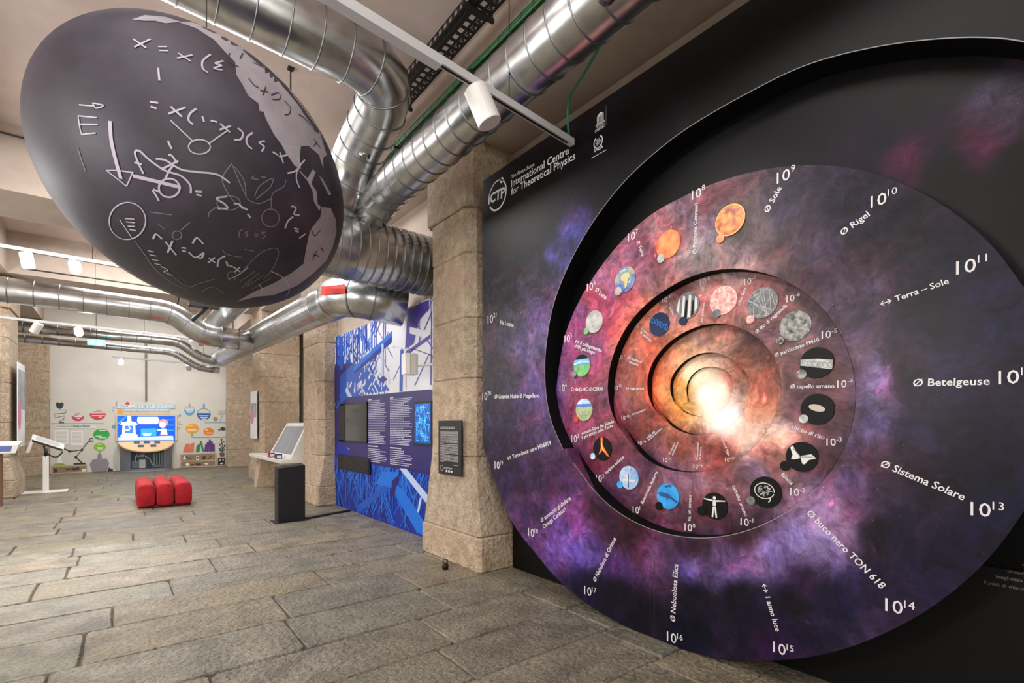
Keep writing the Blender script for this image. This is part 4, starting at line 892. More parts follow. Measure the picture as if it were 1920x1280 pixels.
spot(c+d*.03, c+d*3, 90, 90, .8, .04)
c, d = lamp('white spotlight under the duct elbow', (ony(363, 640, 12.5).x, 12.5, 3.29), (.4, .4, -.8), .07, .2, False)
track('short white track in front of the far white wall', (-.2, 17.2, 3.28), (2.6, 17.2, 3.22), .04, .04, 0, 2)
c, d = lamp('glaring spotlight before the far white wall', (ony(205, 680, 17.2).x+.25, 17.2, 3.27), (-.05, -.8, -.5), .07, .2)
spot(c+d*.03, c+d*3, 60, 90, .8, .04)
c, d = lamp('small white spotlight lighting the far wall', (ony(353, 688, 17.2).x, 17.2, 3.24), (.2, .7, -.6), .07, .2, False)
spot(c+d*.02, (2.1, 20.1, 1.9), 36, 60, .5, .03); spot((ony(205, 680, 17.2).x+.25, 17.2, 3.1), (-.4, 20.1, 1.8), 30, 60, .5, .03)
# green cable from the duct to the track end
pts = [(2.37, 2.14, 3.83), (2.45, 2.25, 3.72), (2.5, 2.45, 3.74), (2.62, 2.62, 3.7)]
P1, P2, P3, P4 = onx(1130, 78, 2.37), onx(1100, 130, 2.5), onx(1063, 188, 2.68), Vector((2.75, 2.775, 3.70))
P2.z -= 0
tag(MB().tube(bend([P1, P2, P3, P4], .2), .009, 8).build('green_power_cable', mat('green flex', (44, 140, 96), .5), None, True), 'green cable drooping from the duct to the track end', 'cable')
# exit sign
ex = ony(181, 642, 15.6); t = thing('exit_sign', 'small lit exit sign hanging before the far wall', 'sign', (ex.x, 15.6, ex.z-.07))
MB().bbox(ex.x-.17, ex.x+.17, 15.58, 15.62, ex.z-.07, ex.z+.07, .008).build('sign_box', mat('exit glow', (150, 235, 235), .4, emit=(120, 225, 225), es=1.4), t)
MB().poly([(ex.x-.12, 15.575, ex.z-.01), (ex.x-.05, 15.575, ex.z-.04), (ex.x-.05, 15.575, ex.z+.03)]).build('arrow', mat('exit white', (250, 255, 255), .4, emit=(255, 255, 255), es=2), t)
MB().box(ex.x+.02, ex.x+.1, 15.572, 15.576, ex.z-.045, ex.z+.045).build('door_symbol', MATS['exit white'], t)
MB().tube([(ex.x, 15.6, ex.z+.07), (ex.x, 15.6, CEIL)], .006, 6).build('hanger_rod', M_dark, t)

# ================================================================== BLUE MURAL
BX = 3.07; BY0, BY1, BZT = 5.25, 9.15, 3.06
bmr = thing('blue_mural_panel', 'tall wall panel with blue lattice artwork and text columns between two pillars', 'wall panel', (BX, 7.2, 0))
MB().box(BX, BX+.05, BY0, BY1, .0, BZT).build('board', mat('blue print base', (228, 230, 240), .4), bmr)
NAVY, BLUE, BRIGHT, PURP, PALE, DEEP = [mat('blue art %s' % n, c, .42) for n, c in (('navy', (34, 28, 104)), ('blue', (22, 84, 190)), ('bright', (24, 112, 222)), ('purple', (74, 62, 164)), ('pale', (186, 206, 238)), ('deep', (20, 40, 150)))]
def clip(poly, lo, hi, ax):
    for v, sg in ((lo, 1), (hi, -1)):
        out = []
        for i in range(len(poly)):
            a, b = poly[i-1], poly[i]; ia, ib = sg*(a[ax]-v) >= 0, sg*(b[ax]-v) >= 0
            if ia != ib:
                t = (v-a[ax])/(b[ax]-a[ax]); out.append((a[0]+(b[0]-a[0])*t, a[1]+(b[1]-a[1])*t))
            if ib: out.append(b)
        poly = out
        if len(poly) < 3: return []
    return poly
lay = [0]
def bpoly(mb, pts, s0=0, s1=BY1-BY0, z0=0.0, z1=BZT):   # pts in (s, z)
    p = clip(clip(pts, s0, s1, 0), z0, z1, 1)
    if len(p) > 2:
        lay[0] += 1; mb.poly([(BX-.001-lay[0]*.00001, BY1-s_, z) for s_, z in p])
def beam(mb, s_, z, ang, ln, w, **k):
    c, n = math.cos(ang), math.sin(ang); bpoly(mb, [(s_, z), (s_+c*ln, z+n*ln), (s_+c*ln-n*w, z+n*ln+c*w), (s_-n*w, z+c*w)], **k)
def bz(x, y):   # zoomed-crop coordinates of the photograph to (s, z)
    p = onx(600+x/2.844, 560+y/2.844, BX); return (BY1-p.y, p.z)
lo = MB(); bpoly(lo, [(0, 0), (3.9, 0), (3.9, .95), (0, .95)]); lo.build('lower_field', DEEP, bmr)
mbs = {m: MB() for m in (NAVY, BLUE, BRIGHT, PURP, PALE, DEEP)}
rr = random.Random(11)
mb1 = MB(); bpoly(mb1, [bz(76, 700), bz(76, 1100), bz(180, 1130), bz(240, 880), bz(108, 760)]); mb1.build('art_field', DEEP, bmr)
mb1 = MB(); bpoly(mb1, [bz(76, 350), bz(150, 325), bz(178, 345), bz(180, 520), bz(108, 560), bz(108, 760), bz(76, 800)]); mb1.build('art_field', NAVY, bmr)
def lattice(cols, n, s0, s1, z0, z1, w0, w1, l0, l1, angs):
    L_ = [(c, MB()) for c in cols]
    for c, mb in L_:
        for i in range(n):
            beam(mb, rr.uniform(s0-.2, s1), rr.uniform(z0, z1), RAD(rr.choice(angs)+rr.uniform(-3, 3)), rr.uniform(l0, l1), rr.uniform(w0, w1), z0=z0, z1=z1, s0=s0, s1=s1)
        mb.build('lattice_print', c, bmr)
lattice((BLUE, BRIGHT, DEEP), 55, 0, 1.9, 1.75, 3.06, .015, .05, .3, 1.1, (90, 90, 40, -40))
lattice((PURP,), 26, 1.7, 3.9, 1.9, 3.06, .012, .03, .3, 1.0, (90, 42, -40))
lattice((PALE,), 16, .2, 2.2, 1.85, 3.0, .015, .035, .3, .9, (90, 40, -40))
lattice((BLUE, NAVY, BRIGHT, BLUE, BRIGHT), 52, 0, 3.9, 0, .86, .014, .04, .25, 1.0, (88, 52, -50, 45, 88))
def art(name, m, pts):
    mb = MB(); bpoly(mb, [bz(*p) for p in pts]); 
    if mb.v: mb.build(name, m, bmr)
art('beam_print', BLUE, [(108, 410), (180, 340), (330, 425), (372, 488), (178, 525), (150, 560), (108, 560)])
wmb = MB()
for i in range(46):
    x, y = rr.uniform(150, 360), rr.uniform(380, 515)
    if y < 560-.62*x*1.0+0 and x < 200: continue
    s_, z = bz(x, y); beam(wmb, s_, z, RAD(rr.choice((42, -42, 90))), rr.uniform(.06, .2), rr.uniform(.018, .05), z0=1.92)
wmb.build('lattice_print', MATS['blue print base'], bmr)
art('beam_print', NAVY, [(76, 365), (120, 350), (178, 345), (110, 412), (104, 545), (76, 560)])
art('beam_print', BLUE, [(105, 205), (122, 200), (124, 370), (108, 380)])
art('beam_print', DEEP, [(175, 378), (412, 160), (430, 158), (430, 192), (190, 398)]); art('beam_print', BRIGHT, [(175, 372), (408, 150), (428, 158), (185, 385)])
art('beam_print', MATS['blue print base'], [(392, 80), (470, 60), (455, 268), (385, 250)])
art('beam_print', PURP, [(414, 75), (470, 55), (560, 14), (582, 5), (582, 55), (530, 115), (500, 240), (455, 268), (470, 95)])
art('beam_print', MATS['blue print base'], [(480, 150), (590, 175), (590, 215), (480, 185)]); art('beam_print', PURP, [(455, 285), (590, 190), (590, 210), (470, 295)])
art('beam_print', BLUE, [(430, 270), (446, 270), (440, 495), (425, 495)]); art('beam_print', PALE, [(330, 240), (341, 240), (341, 430), (330, 430)]); art('beam_print', DEEP, [(312, 430), (340, 410), (362, 430), (335, 450)])
art('beam_print', PALE, [(135, 490), (145, 470), (172, 520), (172, 560)])
art('beam_print', NAVY, [(110, 560), (150, 525), (590, 482), (590, 940), (270, 880), (108, 765)])   # backing of the text band
art('text_band', mat('indigo text band', (44, 36, 104), .42), [(158, 530), (600, 484), (600, 922), (250, 872), (160, 838)])
art('beam_print', PALE, [(425, 903), (462, 905), (600, 1075), (600, 1130)]); art('beam_print', PALE, [(535, 1060), (546, 1060), (528, 1150), (516, 1150)])
art('beam_print', BLUE, [(190, 1110), (360, 985), (372, 1005), (215, 1140)]); art('beam_print', BRIGHT, [(400, 985), (440, 1010), (560, 1190), (555, 1262), (520, 1245), (405, 1050)]); art('beam_print', BRIGHT, [(330, 920), (425, 925), (395, 1010), (300, 985)]); art('beam_print', NAVY, [(385, 970), (425, 935), (400, 1040), (382, 1065)])
# text columns: fine rows of words
mb = MB()
for (x0, x1, ya, yb, n) in ((260, 360, 548, 768, 25), (260, 360, 800, 865, 8), (376, 495, 540, 775, 27), (376, 495, 808, 880, 8)):
    for i in range(n):
        y = ya+(yb-ya)*i/(n-1); a, b = bz(x0, y), bz(x1, y+(0 if y > 640 else 0)); x = a[0]; end = b[0]-(rr.uniform(0, .12) if rr.random() < .7 else .25)
        z = a[1]
        while x < end:
            w = rr.uniform(.02, .075); lay[0] += 0
            mb.poly([(BX-.0085, BY1-x, z), (BX-.0085, BY1-min(end, x+w), z), (BX-.0085, BY1-min(end, x+w), z+.010), (BX-.0085, BY1-x, z+.010)]); x += w+.010
mb.build('text_rows', mat('pale print', (208, 206, 226), .5), bmr)
bl = lambda px, py: onx(px, py, BX)
mb = MB()
for x0, x1, y in ((260, 278, 542), (376, 394, 532), (260, 312, 786), (376, 436, 796)):
    (a, z), (b, _) = bz(x0, y), bz(x1, y); mb.poly([(BX-.0086, BY1-a, z), (BX-.0086, BY1-b, z), (BX-.0086, BY1-b, z+.016), (BX-.0086, BY1-a, z+.016)])
mb.build('text_heading', MATS['pale print'], bmr)
w = thing('display_window', 'dark glazed display window in the blue mural', 'window', (BX-.02, 8.2, 1.17))
mb = MB(); a, b, z0, z1 = 7.58, 8.85, 1.17, 1.82
mb.box(BX-.028, BX-.009, a, a+.02, z0, z1).box(BX-.028, BX-.009, b-.28, b, z0, z1).box(BX-.028, BX-.009, a, b, z0, z0+.02).box(BX-.028, BX-.009, a, b, z1-.02, z1); mb.build('frame', mat('dark window frame', (28, 28, 34), .4), w)
MB().box(BX-.02, BX-.014, a, b-.28, z0, z1).build('pane', mat('dark glass', (58, 60, 62), .08, 0, .8), w)
v = thing('vent_grille', 'black slatted vent grille low on the blue mural', 'vent', (BX-.03, 8.2, .70))
MB().box(BX-.03, BX-.012, 7.47, 8.92, .68, .93).build('frame', M_black, v)
for i in range(9): MB().box(BX-.042, BX-.030, 7.50, 8.60, .70+i*.024, .712+i*.024).build('slat', mat('vent slat', (44, 44, 46), .5), v)
sc = thing('small_screen', 'narrow lit screen with cyan lattice on the blue mural', 'screen', (BX-.02, 5.7, 1.2))
MB().box(BX-.025, BX-.012, 5.5, 5.98, 1.19, 1.76).build('bezel', M_black, sc)
MB().box(BX-.027, BX-.0255, 5.52, 5.95, 1.22, 1.73).build('display', mat('screen deep blue', (10, 60, 130), .3, emit=(10, 80, 170), es=.8), sc)
mb = MB()
for i in range(90):
    a = RAD(rr.choice((90, 62, -62, 0))); y, z = rr.uniform(5.55, 5.93), rr.uniform(1.25, 1.70); c, n = math.cos(a)*.08, math.sin(a)*.08
    q = [Vector((BX-.0285, y-c/2, z-n/2)), Vector((BX-.0285, y+c/2, z+n/2))]; q = [Vector((p.x, min(5.94, max(5.53, p.y)), min(1.72, max(1.23, p.z)))) for p in q]; ribbon(mb, q, .005, (1, 0, 0))
mb.build('lattice_picture', mat('screen cyan', (90, 200, 240), .3, emit=(80, 190, 240), es=1.0), sc)
# loudspeaker on a bracket
sp = ony(768, 683, 5.62); t = thing('wall_speaker', 'small white loudspeaker on a bracket in front of the blue mural', 'speaker', (sp.x, 5.62, sp.z-.13))
c = Vector((sp.x, 5.62, sp.z))
foot = [(-.085, -.06), (-.04, -.085), (.04, -.085), (.085, -.06), (.085, .05), (-.085, .05)]
MB().hull([(c.x+x*k, c.y+y*k, c.z+z) for z, k in ((-.13, .95), (-.12, 1), (.12, 1), (.13, .95)) for x, y in foot]).build('cabinet', M_white, t)
MB().box(c.x-.03, c.x-.024, c.y-.0875, c.y-.085, c.z-.12, c.z+.12).build('grille_seam', mat('speaker seam', (170, 170, 170), .5), t)
MB().tube([(c.x+.05, c.y, c.z-.02), (c.x+.22, 5.5, c.z)], .014, 8).tube([(c.x+.22, 5.5, c.z), (c.x+.24, 5.16, c.z)], .014, 8).build('bracket_arm', M_white, t)
MB().box(c.x+.19, c.x+.28, 5.13, 5.16, c.z-.08, c.z+.08).build('bracket_plate', M_white, t)
MB().tube(bend([(c.x, c.y, c.z+.13), (c.x+.03, c.y-.02, c.z+.2), (c.x+.2, 5.4, c.z+.1), (c.x+.24, 5.16, c.z+.04)], .1), .005, 6).build('cable', M_black, t)
# ================================================================== PILLAR SIGN, WEIGHT
t = thing('pillar_sign', 'black information sign with fine white text on the tan pillar', 'sign', (2.745, 4.57, .9))
ya, yb, za, zb = 4.33, 4.80, .92, 1.50
MB().box(2.745, 2.760, ya, yb, za, zb).build('plate', M_black, t)
MB().box(2.760, 2.80, 4.40, 4.73, za+.08, zb-.08).build('spacer', M_black, t)
mb = MB(); H = zb-za
def line(y0, y1, z, h=.004, wmin=.01, wmax=.035):
    x = y0
    while x > y1:
        w_ = rr.uniform(wmin, wmax); e = max(y1, x-w_); mb.poly([(2.7436, x, z), (2.7436, e, z), (2.7436, e, z+h), (2.7436, x, z+h)]); x -= w_+.006
for i, fr in enumerate((.125, .145)): line(yb-.045, yb-.34, zb-H*fr, .006)
for a0, n in ((.20, 12), (.445, 10), (.645, 7)):
    for i in range(n): line(yb-.045, ya+.06 if i < n-1 else yb-.12, zb-H*(a0+.0205*i))
line(ya+.16, ya+.06, zb-H*.815)
for i in range(2): line(yb-.12, yb-.29, zb-H*(.875+.018*i))
mb.build('text_rows', M_print, t)
mb = MB(); ribbon(mb, circle((2.7436, yb-.075, za+H*.115), U_, V_, .03, 20), .004, (1, 0, 0), True); mb.build('round_logo', M_print, t)
for i in range(3): MB().poly([(2.7436, yb-.16-i*.05, za+.028), (2.7436, yb-.195-i*.05, za+.028), (2.7436, yb-.195-i*.05, za+.05), (2.7436, yb-.16-i*.05, za+.05)]).build('square_icon', M_print, t)
w = onz(835, 1067); t = thing('floor_weight', 'small dark metal weight with a ring handle on the floor by the pillar', 'weight', (w.x, w.y, .003))
M_iron = mat('dark bronze', (52, 40, 30), .4, .7)
MB().tube([(w.x, w.y, .003), (w.x, w.y, .008), (w.x, w.y, .05), (w.x, w.y, .055), (w.x, w.y, .063)], [.028, .032, .032, .028, .012], 20).build('body', M_iron, t, True)
MB().tube([(w.x+.022*math.cos(a)*.8, w.y-.022*math.cos(a)*.6, .08+.022*math.sin(a)) for a in [6.2832*i/20 for i in range(21)]], .0045, 8, False).build('ring_handle', M_iron, t, True)
# ================================================================== HALL FURNITURE
# red pouffe of three rolls
M_redf = noisy('red velvet', (150, 14, 26), (186, 26, 38), 6, .85, .15, 120)
t = thing('red_pouffe', 'red upholstered pouffe of three rolls on the stone floor', 'pouffe', (.62, 11.3, 0))
px0, py0, py1, hh, wr = .2, 10.7, 12.25, .45, .272
MB().bbox(px0+.03, px0+3*wr-.03, py0+.04, py1-.04, .003, .05, .01).build('base', mat('dark red base', (90, 10, 16), .8), t)
for k in range(3):
    xc = px0+wr*(k+.5); prof = []
    a = wr/2-.003
    for i in range(29):
        th = 2*math.pi*i/28; cx, sx = math.cos(th), math.sin(th)
        x = math.copysign(abs(cx)**(.35 if sx < 0 else .55), cx)*a; z = math.copysign(abs(sx)**(.35 if sx < 0 else .6), sx)*.2
        prof.append((x, .225+z))
    prof = prof[:-1]; n = len(prof); vs = []
    ys = [(py0, .86), (py0+.012, .93), (py0+.035, .98), (py0+.07, 1), (py1-.07, 1), (py1-.035, .98), (py1-.012, .93), (py1, .86)]
    for y, s_ in ys: vs += [(xc+x*s_, y, .225+(z-.225)*s_) for x, z in prof]
    f = [(j*n+i, j*n+(i+1) % n, (j+1)*n+(i+1) % n, (j+1)*n+i) for j in range(len(ys)-1) for i in range(n)]+[tuple(range(n-1, -1, -1)), tuple((len(ys)-1)*n+i for i in range(n))]
    mesh('cushion_roll', vs, f, M_redf, t, True)
# black kiosk plinth
t = thing('black_plinth', 'tall black plinth with slanted top in front of the white desk', 'plinth', (2.01, 8.0, 0))
MB().hull([(1.82, 7.9, .012), (2.2, 7.9, .012), (2.2, 8.12, .012), (1.82, 8.12, .012), (1.82, 7.9, .81), (2.2, 7.9, .845), (2.2, 8.12, .86), (1.82, 8.12, .825)]).build('body', M_black, t)
MB().box(1.76, 2.24, 7.86, 8.16, .002, .012).build('foot_plate', M_black, t)
a, b = Vector((2.25, 8.0, .004)), Vector((3.02, 8.28, .004))
tag(obox(MB(), a, b, .08, .02).build('cable_cover', M_black), 'black cable cover strip on the floor from plinth to blue mural', 'cable cover')
# white desk with tilted screens
t = thing('white_desk', 'long white exhibit desk behind the black plinth', 'desk', (2.75, 11.8, 0))
M_desk = mat('white desk laminate', (222, 218, 212), .3)
MB().bbox(2.42, 3.3, 10.35, 13.35, .70, .775, .006).build('desktop', M_desk, t)
MB().box(2.9, 2.95, 10.5, 13.2, .003, .70).build('back_support', M_desk, t)
MB().hull([(2.45, 12.7, .003), (2.95, 12.7, .003), (2.95, 13.0, .003), (2.45, 13.0, .003), (2.55, 12.65, .70), (2.95, 12.65, .70), (2.95, 13.1, .70), (2.55, 13.1, .70)]).build('stone_foot', M_stone, t)
tA, tB = ony(519, 843, 12.0), ony(568, 846, 11.6)
con = thing('screen_console', 'white tilted console with two dark screens on the white desk', 'console', (2.9, 11.3, .775))
q = [Vector((2.62, 12.25, .775)), Vector((2.62, 10.4, .775)), Vector((2.95, 10.4, 1.50)), Vector((2.95, 12.0, 1.50))]
MB().hull([tuple(p) for p in q]+[(3.05, 12.25, .775), (3.05, 10.4, .775), (3.05, 10.4, 1.5), (3.05, 12.0, 1.5)]).build('shell', M_desk, con)
nrm = (q[1]-q[0]).cross(q[3]-q[0]).normalized()
if nrm.x > 0: nrm = -nrm
M_scr = mat('dark blue-grey screen', (104, 112, 128), .15)
for u0, u1 in ((.07, .33), (.35, .62), (.64, .93)):
    P_ = lambda u, v: q[0].lerp(q[1], u).lerp(q[3].lerp(q[2], u), v)+nrm*.004
    MB().prism([P_(u0, .12), P_(u1, .12), P_(u1, .9), P_(u0, .9)], nrm*-.02).build('screen', M_scr, con)
def cbox(label, px, m, y, s_):
    c = ony(px, 850, y); x = c.x
    t = thing('sample_box', label, 'box', (x, y, .775), 'sample boxes on the white desk')
    MB().bbox(x-s_, x+s_, y-s_, y+s_, .777, .777+s_*1.5, .004).build('carton', m, t)
    MB().box(x-s_*.7, x+s_*.7, y-s_-.002, y-s_-.0005, .79, .777+s_*1.1).build('window_print', M_desk, t)
cbox('small magenta box on the white desk', 509, mat('magenta box', (168, 30, 96), .4), 11.45, .06)
cbox('small navy box on the white desk', 522, mat('navy box', (30, 46, 92), .4), 10.85, .06)
t = thing('desk_tray', 'thin clear tray under the boxes on the white desk', 'tray', (2.5, 11.8, .775)); MB().box(2.44, 2.58, 11.3, 11.7, .7755, .7765).build('tray', mat('pink tray', (208, 190, 200), .2), t)
# posters
def poster(label, c4, m, parts):
    t = thing('wall_poster', label, 'poster', tuple(sum(c4, Vector())/4), 'posters on the pillars')
    n = (c4[1]-c4[0]).cross(c4[3]-c4[0]).normalized()
    if n.dot(Vector(O)-c4[0]) < 0: n = -n
    MB().prism(c4, -n*.012).build('sheet', m, t); k = 0
    for mm, (u0, v0, u1, v1, rd) in parts:
        k += 1; P_ = lambda u, v: c4[0].lerp(c4[1], u).lerp(c4[3].lerp(c4[2], u), v)+n*(.0015*k)
        pts = [P_((u0+u1)/2+(u1-u0)/2*math.cos(a), (v0+v1)/2+(v1-v0)/2*math.sin(a)) for a in [6.2832*i/24 for i in range(24)]] if rd else [P_(u0, v0), P_(u1, v0), P_(u1, v1), P_(u0, v1)]
        MB().poly(pts).build('print', mm, t)
M_paper = mat('poster white', (226, 226, 228), .5); M_pgrey = noisy('poster photo grey', (120, 126, 134), (170, 174, 180), 3, .5, 0); M_pink = mat('poster pink', (214, 120, 150), .5); M_pdark = noisy('poster photo dark', (40, 44, 52), (120, 130, 145), 2, .5, 0)
V3 = Vector
poster('narrow white poster with a pink circle on the right-hand pillar', [V3((2.742, 14.95, 1.1)), V3((2.742, 14.15, 1.1)), V3((2.742, 14.15, 2.35)), V3((2.742, 14.95, 2.35))], M_paper, [(M_pgrey, (.05, .45, .95, .75, 0)), (M_pink, (.02, .3, .55, .62, 1))])
poster('white poster with a pink oval on the side of the left pillar', [V3((-1.668, 14.2, 1.0)), V3((-1.668, 15.15, 1.0)), V3((-1.668, 15.15, 2.75)), V3((-1.668, 14.2, 2.75))], M_paper, [(M_pgrey, (.02, .45, .98, .92, 0)), (M_pink, (.03, .2, .45, .56, 1))])
poster('white poster with dark photographs at the left photo edge', [V3((-2.7, 13.89, 1.05)), V3((-1.93, 13.89, 1.05)), V3((-1.93, 13.89, 2.75)), V3((-2.7, 13.89, 2.75))], M_paper, [(M_pdark, (.02, .5, .98, .74, 0)), (M_black, (.02, .46, .98, .52, 0))])
# white tablet stand
b = onz(86, 922); t = thing('tablet_stand', 'white metal stand with a tilted tablet screen beside the left pillar', 'display stand', (b.x, b.y, 0))
MB().bbox(b.x-.36, b.x+.36, b.y-.28, b.y+.28, .004, .016, .004).build('base_plate', M_white, t)
MB().box(b.x-.048, b.x+.048, b.y-.03, b.y+.03, .016, .78).build('column', M_white, t)
MB().tube([(b.x, b.y, .76), (b.x, b.y-.03, .94)], .03, 10).build('neck', M_black, t, True)
TC = [ony(60, 824, b.y+.1), ony(117, 842, b.y+.1)]
c0, c1 = TC[0], TC[1]; u = (c1-c0); 
v = Vector((-.02, .42, .10))
hs = MB().prism([c0, c1, c1+v, c0+v], (0, 0, -.045)).build('tablet_case', M_black, t)
up = u.cross(v).normalized()
if up.z < 0: up = -up
MB().prism([c0-u*.03+up*.012, c1+u*.04+up*.012, c1+u*.04+v+up*.012, c0-u*.03+v+up*.012], -up*.01).build('white_frame', M_white, t)
MB().poly([c0+u*.1+v*.12+up*.014, c1-u*.1+v*.12+up*.014, c1-u*.1+v*.88+up*.014, c0+u*.1+v*.88+up*.014]).build('display', mat('tablet display', (190, 200, 196), .15), t)
MB().prism([c0+Vector((-.02, 0, 0)), c0+Vector((.03, 0, 0)), c0+Vector((-.04, 0, -.28)), c0+Vector((-.10, 0, -.28))], (0, .02, 0)).build('side_wing', M_white, t)
MB().tube(bend([c0+u*.35+Vector((0, .1, -.06)), c0+u*.5+Vector((0, .05, -.22)), c0+u*.8+Vector((0, .05, -.24)), c1+Vector((0, .1, -.06))], .15), .014, 8).build('cable', M_black, t, True)
# edge of a second stand at the left photo edge
p = ony(-8, 850, 12.6); t = thing('angled_kiosk', 'white angled kiosk with a blue screen cut by the left photo edge', 'kiosk', (p.x, 12.7, 0))
MB().hull([(p.x-.5, 12.5, .95), (p.x+.26, 12.5, .95), (p.x+.30, 12.5, 1.10), (p.x-.5, 12.5, 1.10), (p.x-.5, 12.9, 1.02), (p.x+.26, 12.9, 1.02), (p.x+.3, 12.9, 1.16), (p.x-.5, 12.9, 1.16)]).build('top', M_white, t)
MB().add([(p.x-.4, 12.498, .98), (p.x+.2, 12.498, .98), (p.x+.22, 12.498, 1.08), (p.x-.4, 12.498, 1.08)], [(0, 1, 2, 3)]).build('screen', mat('blue screen', (96, 110, 180), .2), t)
MB().box(p.x-.4, p.x+.06, 12.6, 12.85, .003, .95).build('column', mat('brown column', (120, 84, 62), .6), t)

# ================================================================== FAR EXHIBIT PANEL
FY = 19.98
xl, xr = ony(94, 800, FY).x, ony(424, 800, FY).x
fp = thing('far_exhibit_panel', 'wide illustrated exhibit panel standing at the far white wall', 'exhibit panel', ((xl+xr)/2, FY, 0))
MB().box(xl, xr, FY, FY+.05, .012, 2.2).build('board', mat('panel white', (222, 218, 208), .5), fp)
MB().box(xl-.03, xl, FY-.01, FY+.06, .005, 2.22).box(xr, xr+.03, FY-.01, FY+.06, .005, 2.22).box(xl-.03, xr+.03, FY-.01, FY+.06, .0, .012).build('frame_edge', mat('brown edge', (90, 72, 58), .6), fp)
fl = [0]
def zf(x, y): return ony(80+x/5.333, 730+y/5.333, FY)
def fpoly(name, m, *polys, parent=None, z=zf):
    fl[0] += 1; mb = MB()
    for p in polys:
        mb.poly([z(*q)-Vector((0, .0015+.0003*fl[0], 0)) for q in p])
        if name not in STUFF: mb.build(name, m, parent or fp); mb = MB()
    if mb.v: mb.build(name, m, parent or fp)
def fline(name, m, w, *lines):
    fl[0] += 1; mb = MB()
    for p in lines: ribbon(mb, [zf(*q)-Vector((0, .0015+.0003*fl[0], 0)) for q in p], w, (0, 1, 0))
    return mb.build(name, m, fp)
fm = lambda n, c: mat('panel '+n, c, .5)
E2 = lambda cx, cy, a, b, a0=0, a1=360, n=22: [(cx+a*math.cos(RAD(a0+(a1-a0)*i/n)), cy+b*math.sin(RAD(a0+(a1-a0)*i/n))) for i in range(n+1)][:(n if a1-a0 == 360 else n+1)]
DK = fm('dark slate', (52, 68, 80)); TEAL = fm('teal line', (120, 176, 180)); GREYB = fm('grey flask', (150, 144, 152)); WD = fm('pale wood', (196, 176, 150)); WDK = fm('brown wood', (150, 128, 104)); MAR = fm('maroon', (92, 52, 56)); DG = fm('dark green', (36, 66, 66))
fpoly('heart_print', DK, [(128, 140), (150, 126), (170, 136), (185, 130), (188, 125), (215, 145), (213, 152), (200, 145), (208, 165), (195, 185), (170, 195), (140, 180)])
fline('zigzag_print', DK, .018, [(170, 190), (172, 205), (235, 205), (230, 235), (118, 245), (125, 285), (215, 262), (212, 298), (168, 318), (170, 332)]); fpoly('print', DK, [(165, 326), (215, 326), (215, 335), (165, 335)])
fline('shelf_line', TEAL, .03, [(82, 341), (615, 341)]); fline('shelf_line', TEAL, .03, [(1618, 330), (1832, 330)]); fline('shelf_line', TEAL, .03, [(1500, 480), (1832, 478)]); fline('shelf_line', TEAL, .05, [(1494, 440), (1494, 480)])
fline('bulb_stem', TEAL, .045, [(1468, 142), (1468, 180)]); fline('bulb_stem', TEAL, .06, [(1612, 142), (1612, 195)])
BOWL = lambda cx, y, a, b: E2(cx, y, a, b, 0, 180)
fpoly('bowl_print', fm('pink', (214, 66, 108)), BOWL(353, 268, 63, 48)); fpoly('bowl_print', fm('crimson', (222, 70, 84)), BOWL(552, 238, 84, 66))
fpoly('bowl_print', fm('sky blue', (96, 168, 218)), BOWL(1468, 205, 52, 56)); fline('bowl_rim', fm('sky blue', 0), .014, E2(1468, 215, 52, 46, 180, 360)); fpoly('bowl_print', fm('royal blue', (38, 106, 184)), BOWL(1611, 250, 67, 58), [(1544, 236), (1678, 236), (1678, 252), (1544, 252)]); fline('bowl_rim', fm('royal blue', 0), .014, E2(1611, 248, 67, 58, 180, 360))
fpoly('flask_print', fm('green', (52, 176, 74)), E2(588, 448, 82, 56)); fpoly('flask_print', fm('lime', (140, 200, 44)), E2(571, 574, 60, 42)); fpoly('flask_print', fm('amber', (244, 168, 50)), E2(1495, 390, 66, 50)); fpoly('flask_print', fm('orange', (236, 138, 44)), E2(1660, 420, 53, 38))
fpoly('flask_print', GREYB, [(470, 745), (500, 700), (548, 690), (548, 650), (560, 648), (563, 618), (577, 618), (578, 648), (592, 650), (592, 690), (640, 690), (665, 740), (640, 820), (500, 825)])
WT = fm('white print', (246, 244, 240)); PK = fm('pink print', (226, 120, 140))
rows_ = [(320, 272, 395), (345, 290, 372), (490, 262, 625), (560, 276, 590), (560, 408, 630), (530, 466, 590), (560, 482, 640), (545, 548, 590), (540, 582, 600), (550, 594, 600), (1435, 215, 1505), (1445, 228, 1490), (1560, 262, 1660), (1575, 280, 1650), (1590, 296, 1640), (1450, 360, 1500), (1450, 405, 1540), (1625, 405, 1650), (1630, 435, 1700)]
fpoly('caption_rows', WT, *[[(a, y-4), (b, y-4), (b, y+4), (a, y+4)] for a, y, b in rows_])
fpoly('caption_rows', PK, *[[(a, y-3), (b, y-3), (b, y+3), (a, y+3)] for a, y, b in [(330, 240, 375), (318, 255, 350), (500, 222, 545), (548, 224, 625), (540, 210, 585)]])
fpoly('name_band', fm('band', (236, 234, 230)), [(118, 350), (530, 350), (530, 388), (118, 388)])
letter('Fondazione', (80+130/5.333, 730+376/5.333), (80+300/5.333, 730+374/5.333), sf=lambda a, b: ony(a, b, FY), ax=1, parent=fp, m=fm('grey type', (150, 156, 160)), off=.013, bold=.005)
letter('Pietro Pittini', (80+306/5.333, 730+375/5.333), (80+474/5.333, 730+373/5.333), sf=lambda a, b: ony(a, b, FY), ax=1, parent=fp, m=fm('slate type', (66, 92, 110)), off=.013, bold=.02)
fpoly('text_sheet', WT, [(118, 405), (258, 405), (258, 545), (118, 545)], [(276, 412), (404, 412), (404, 560), (276, 560)])
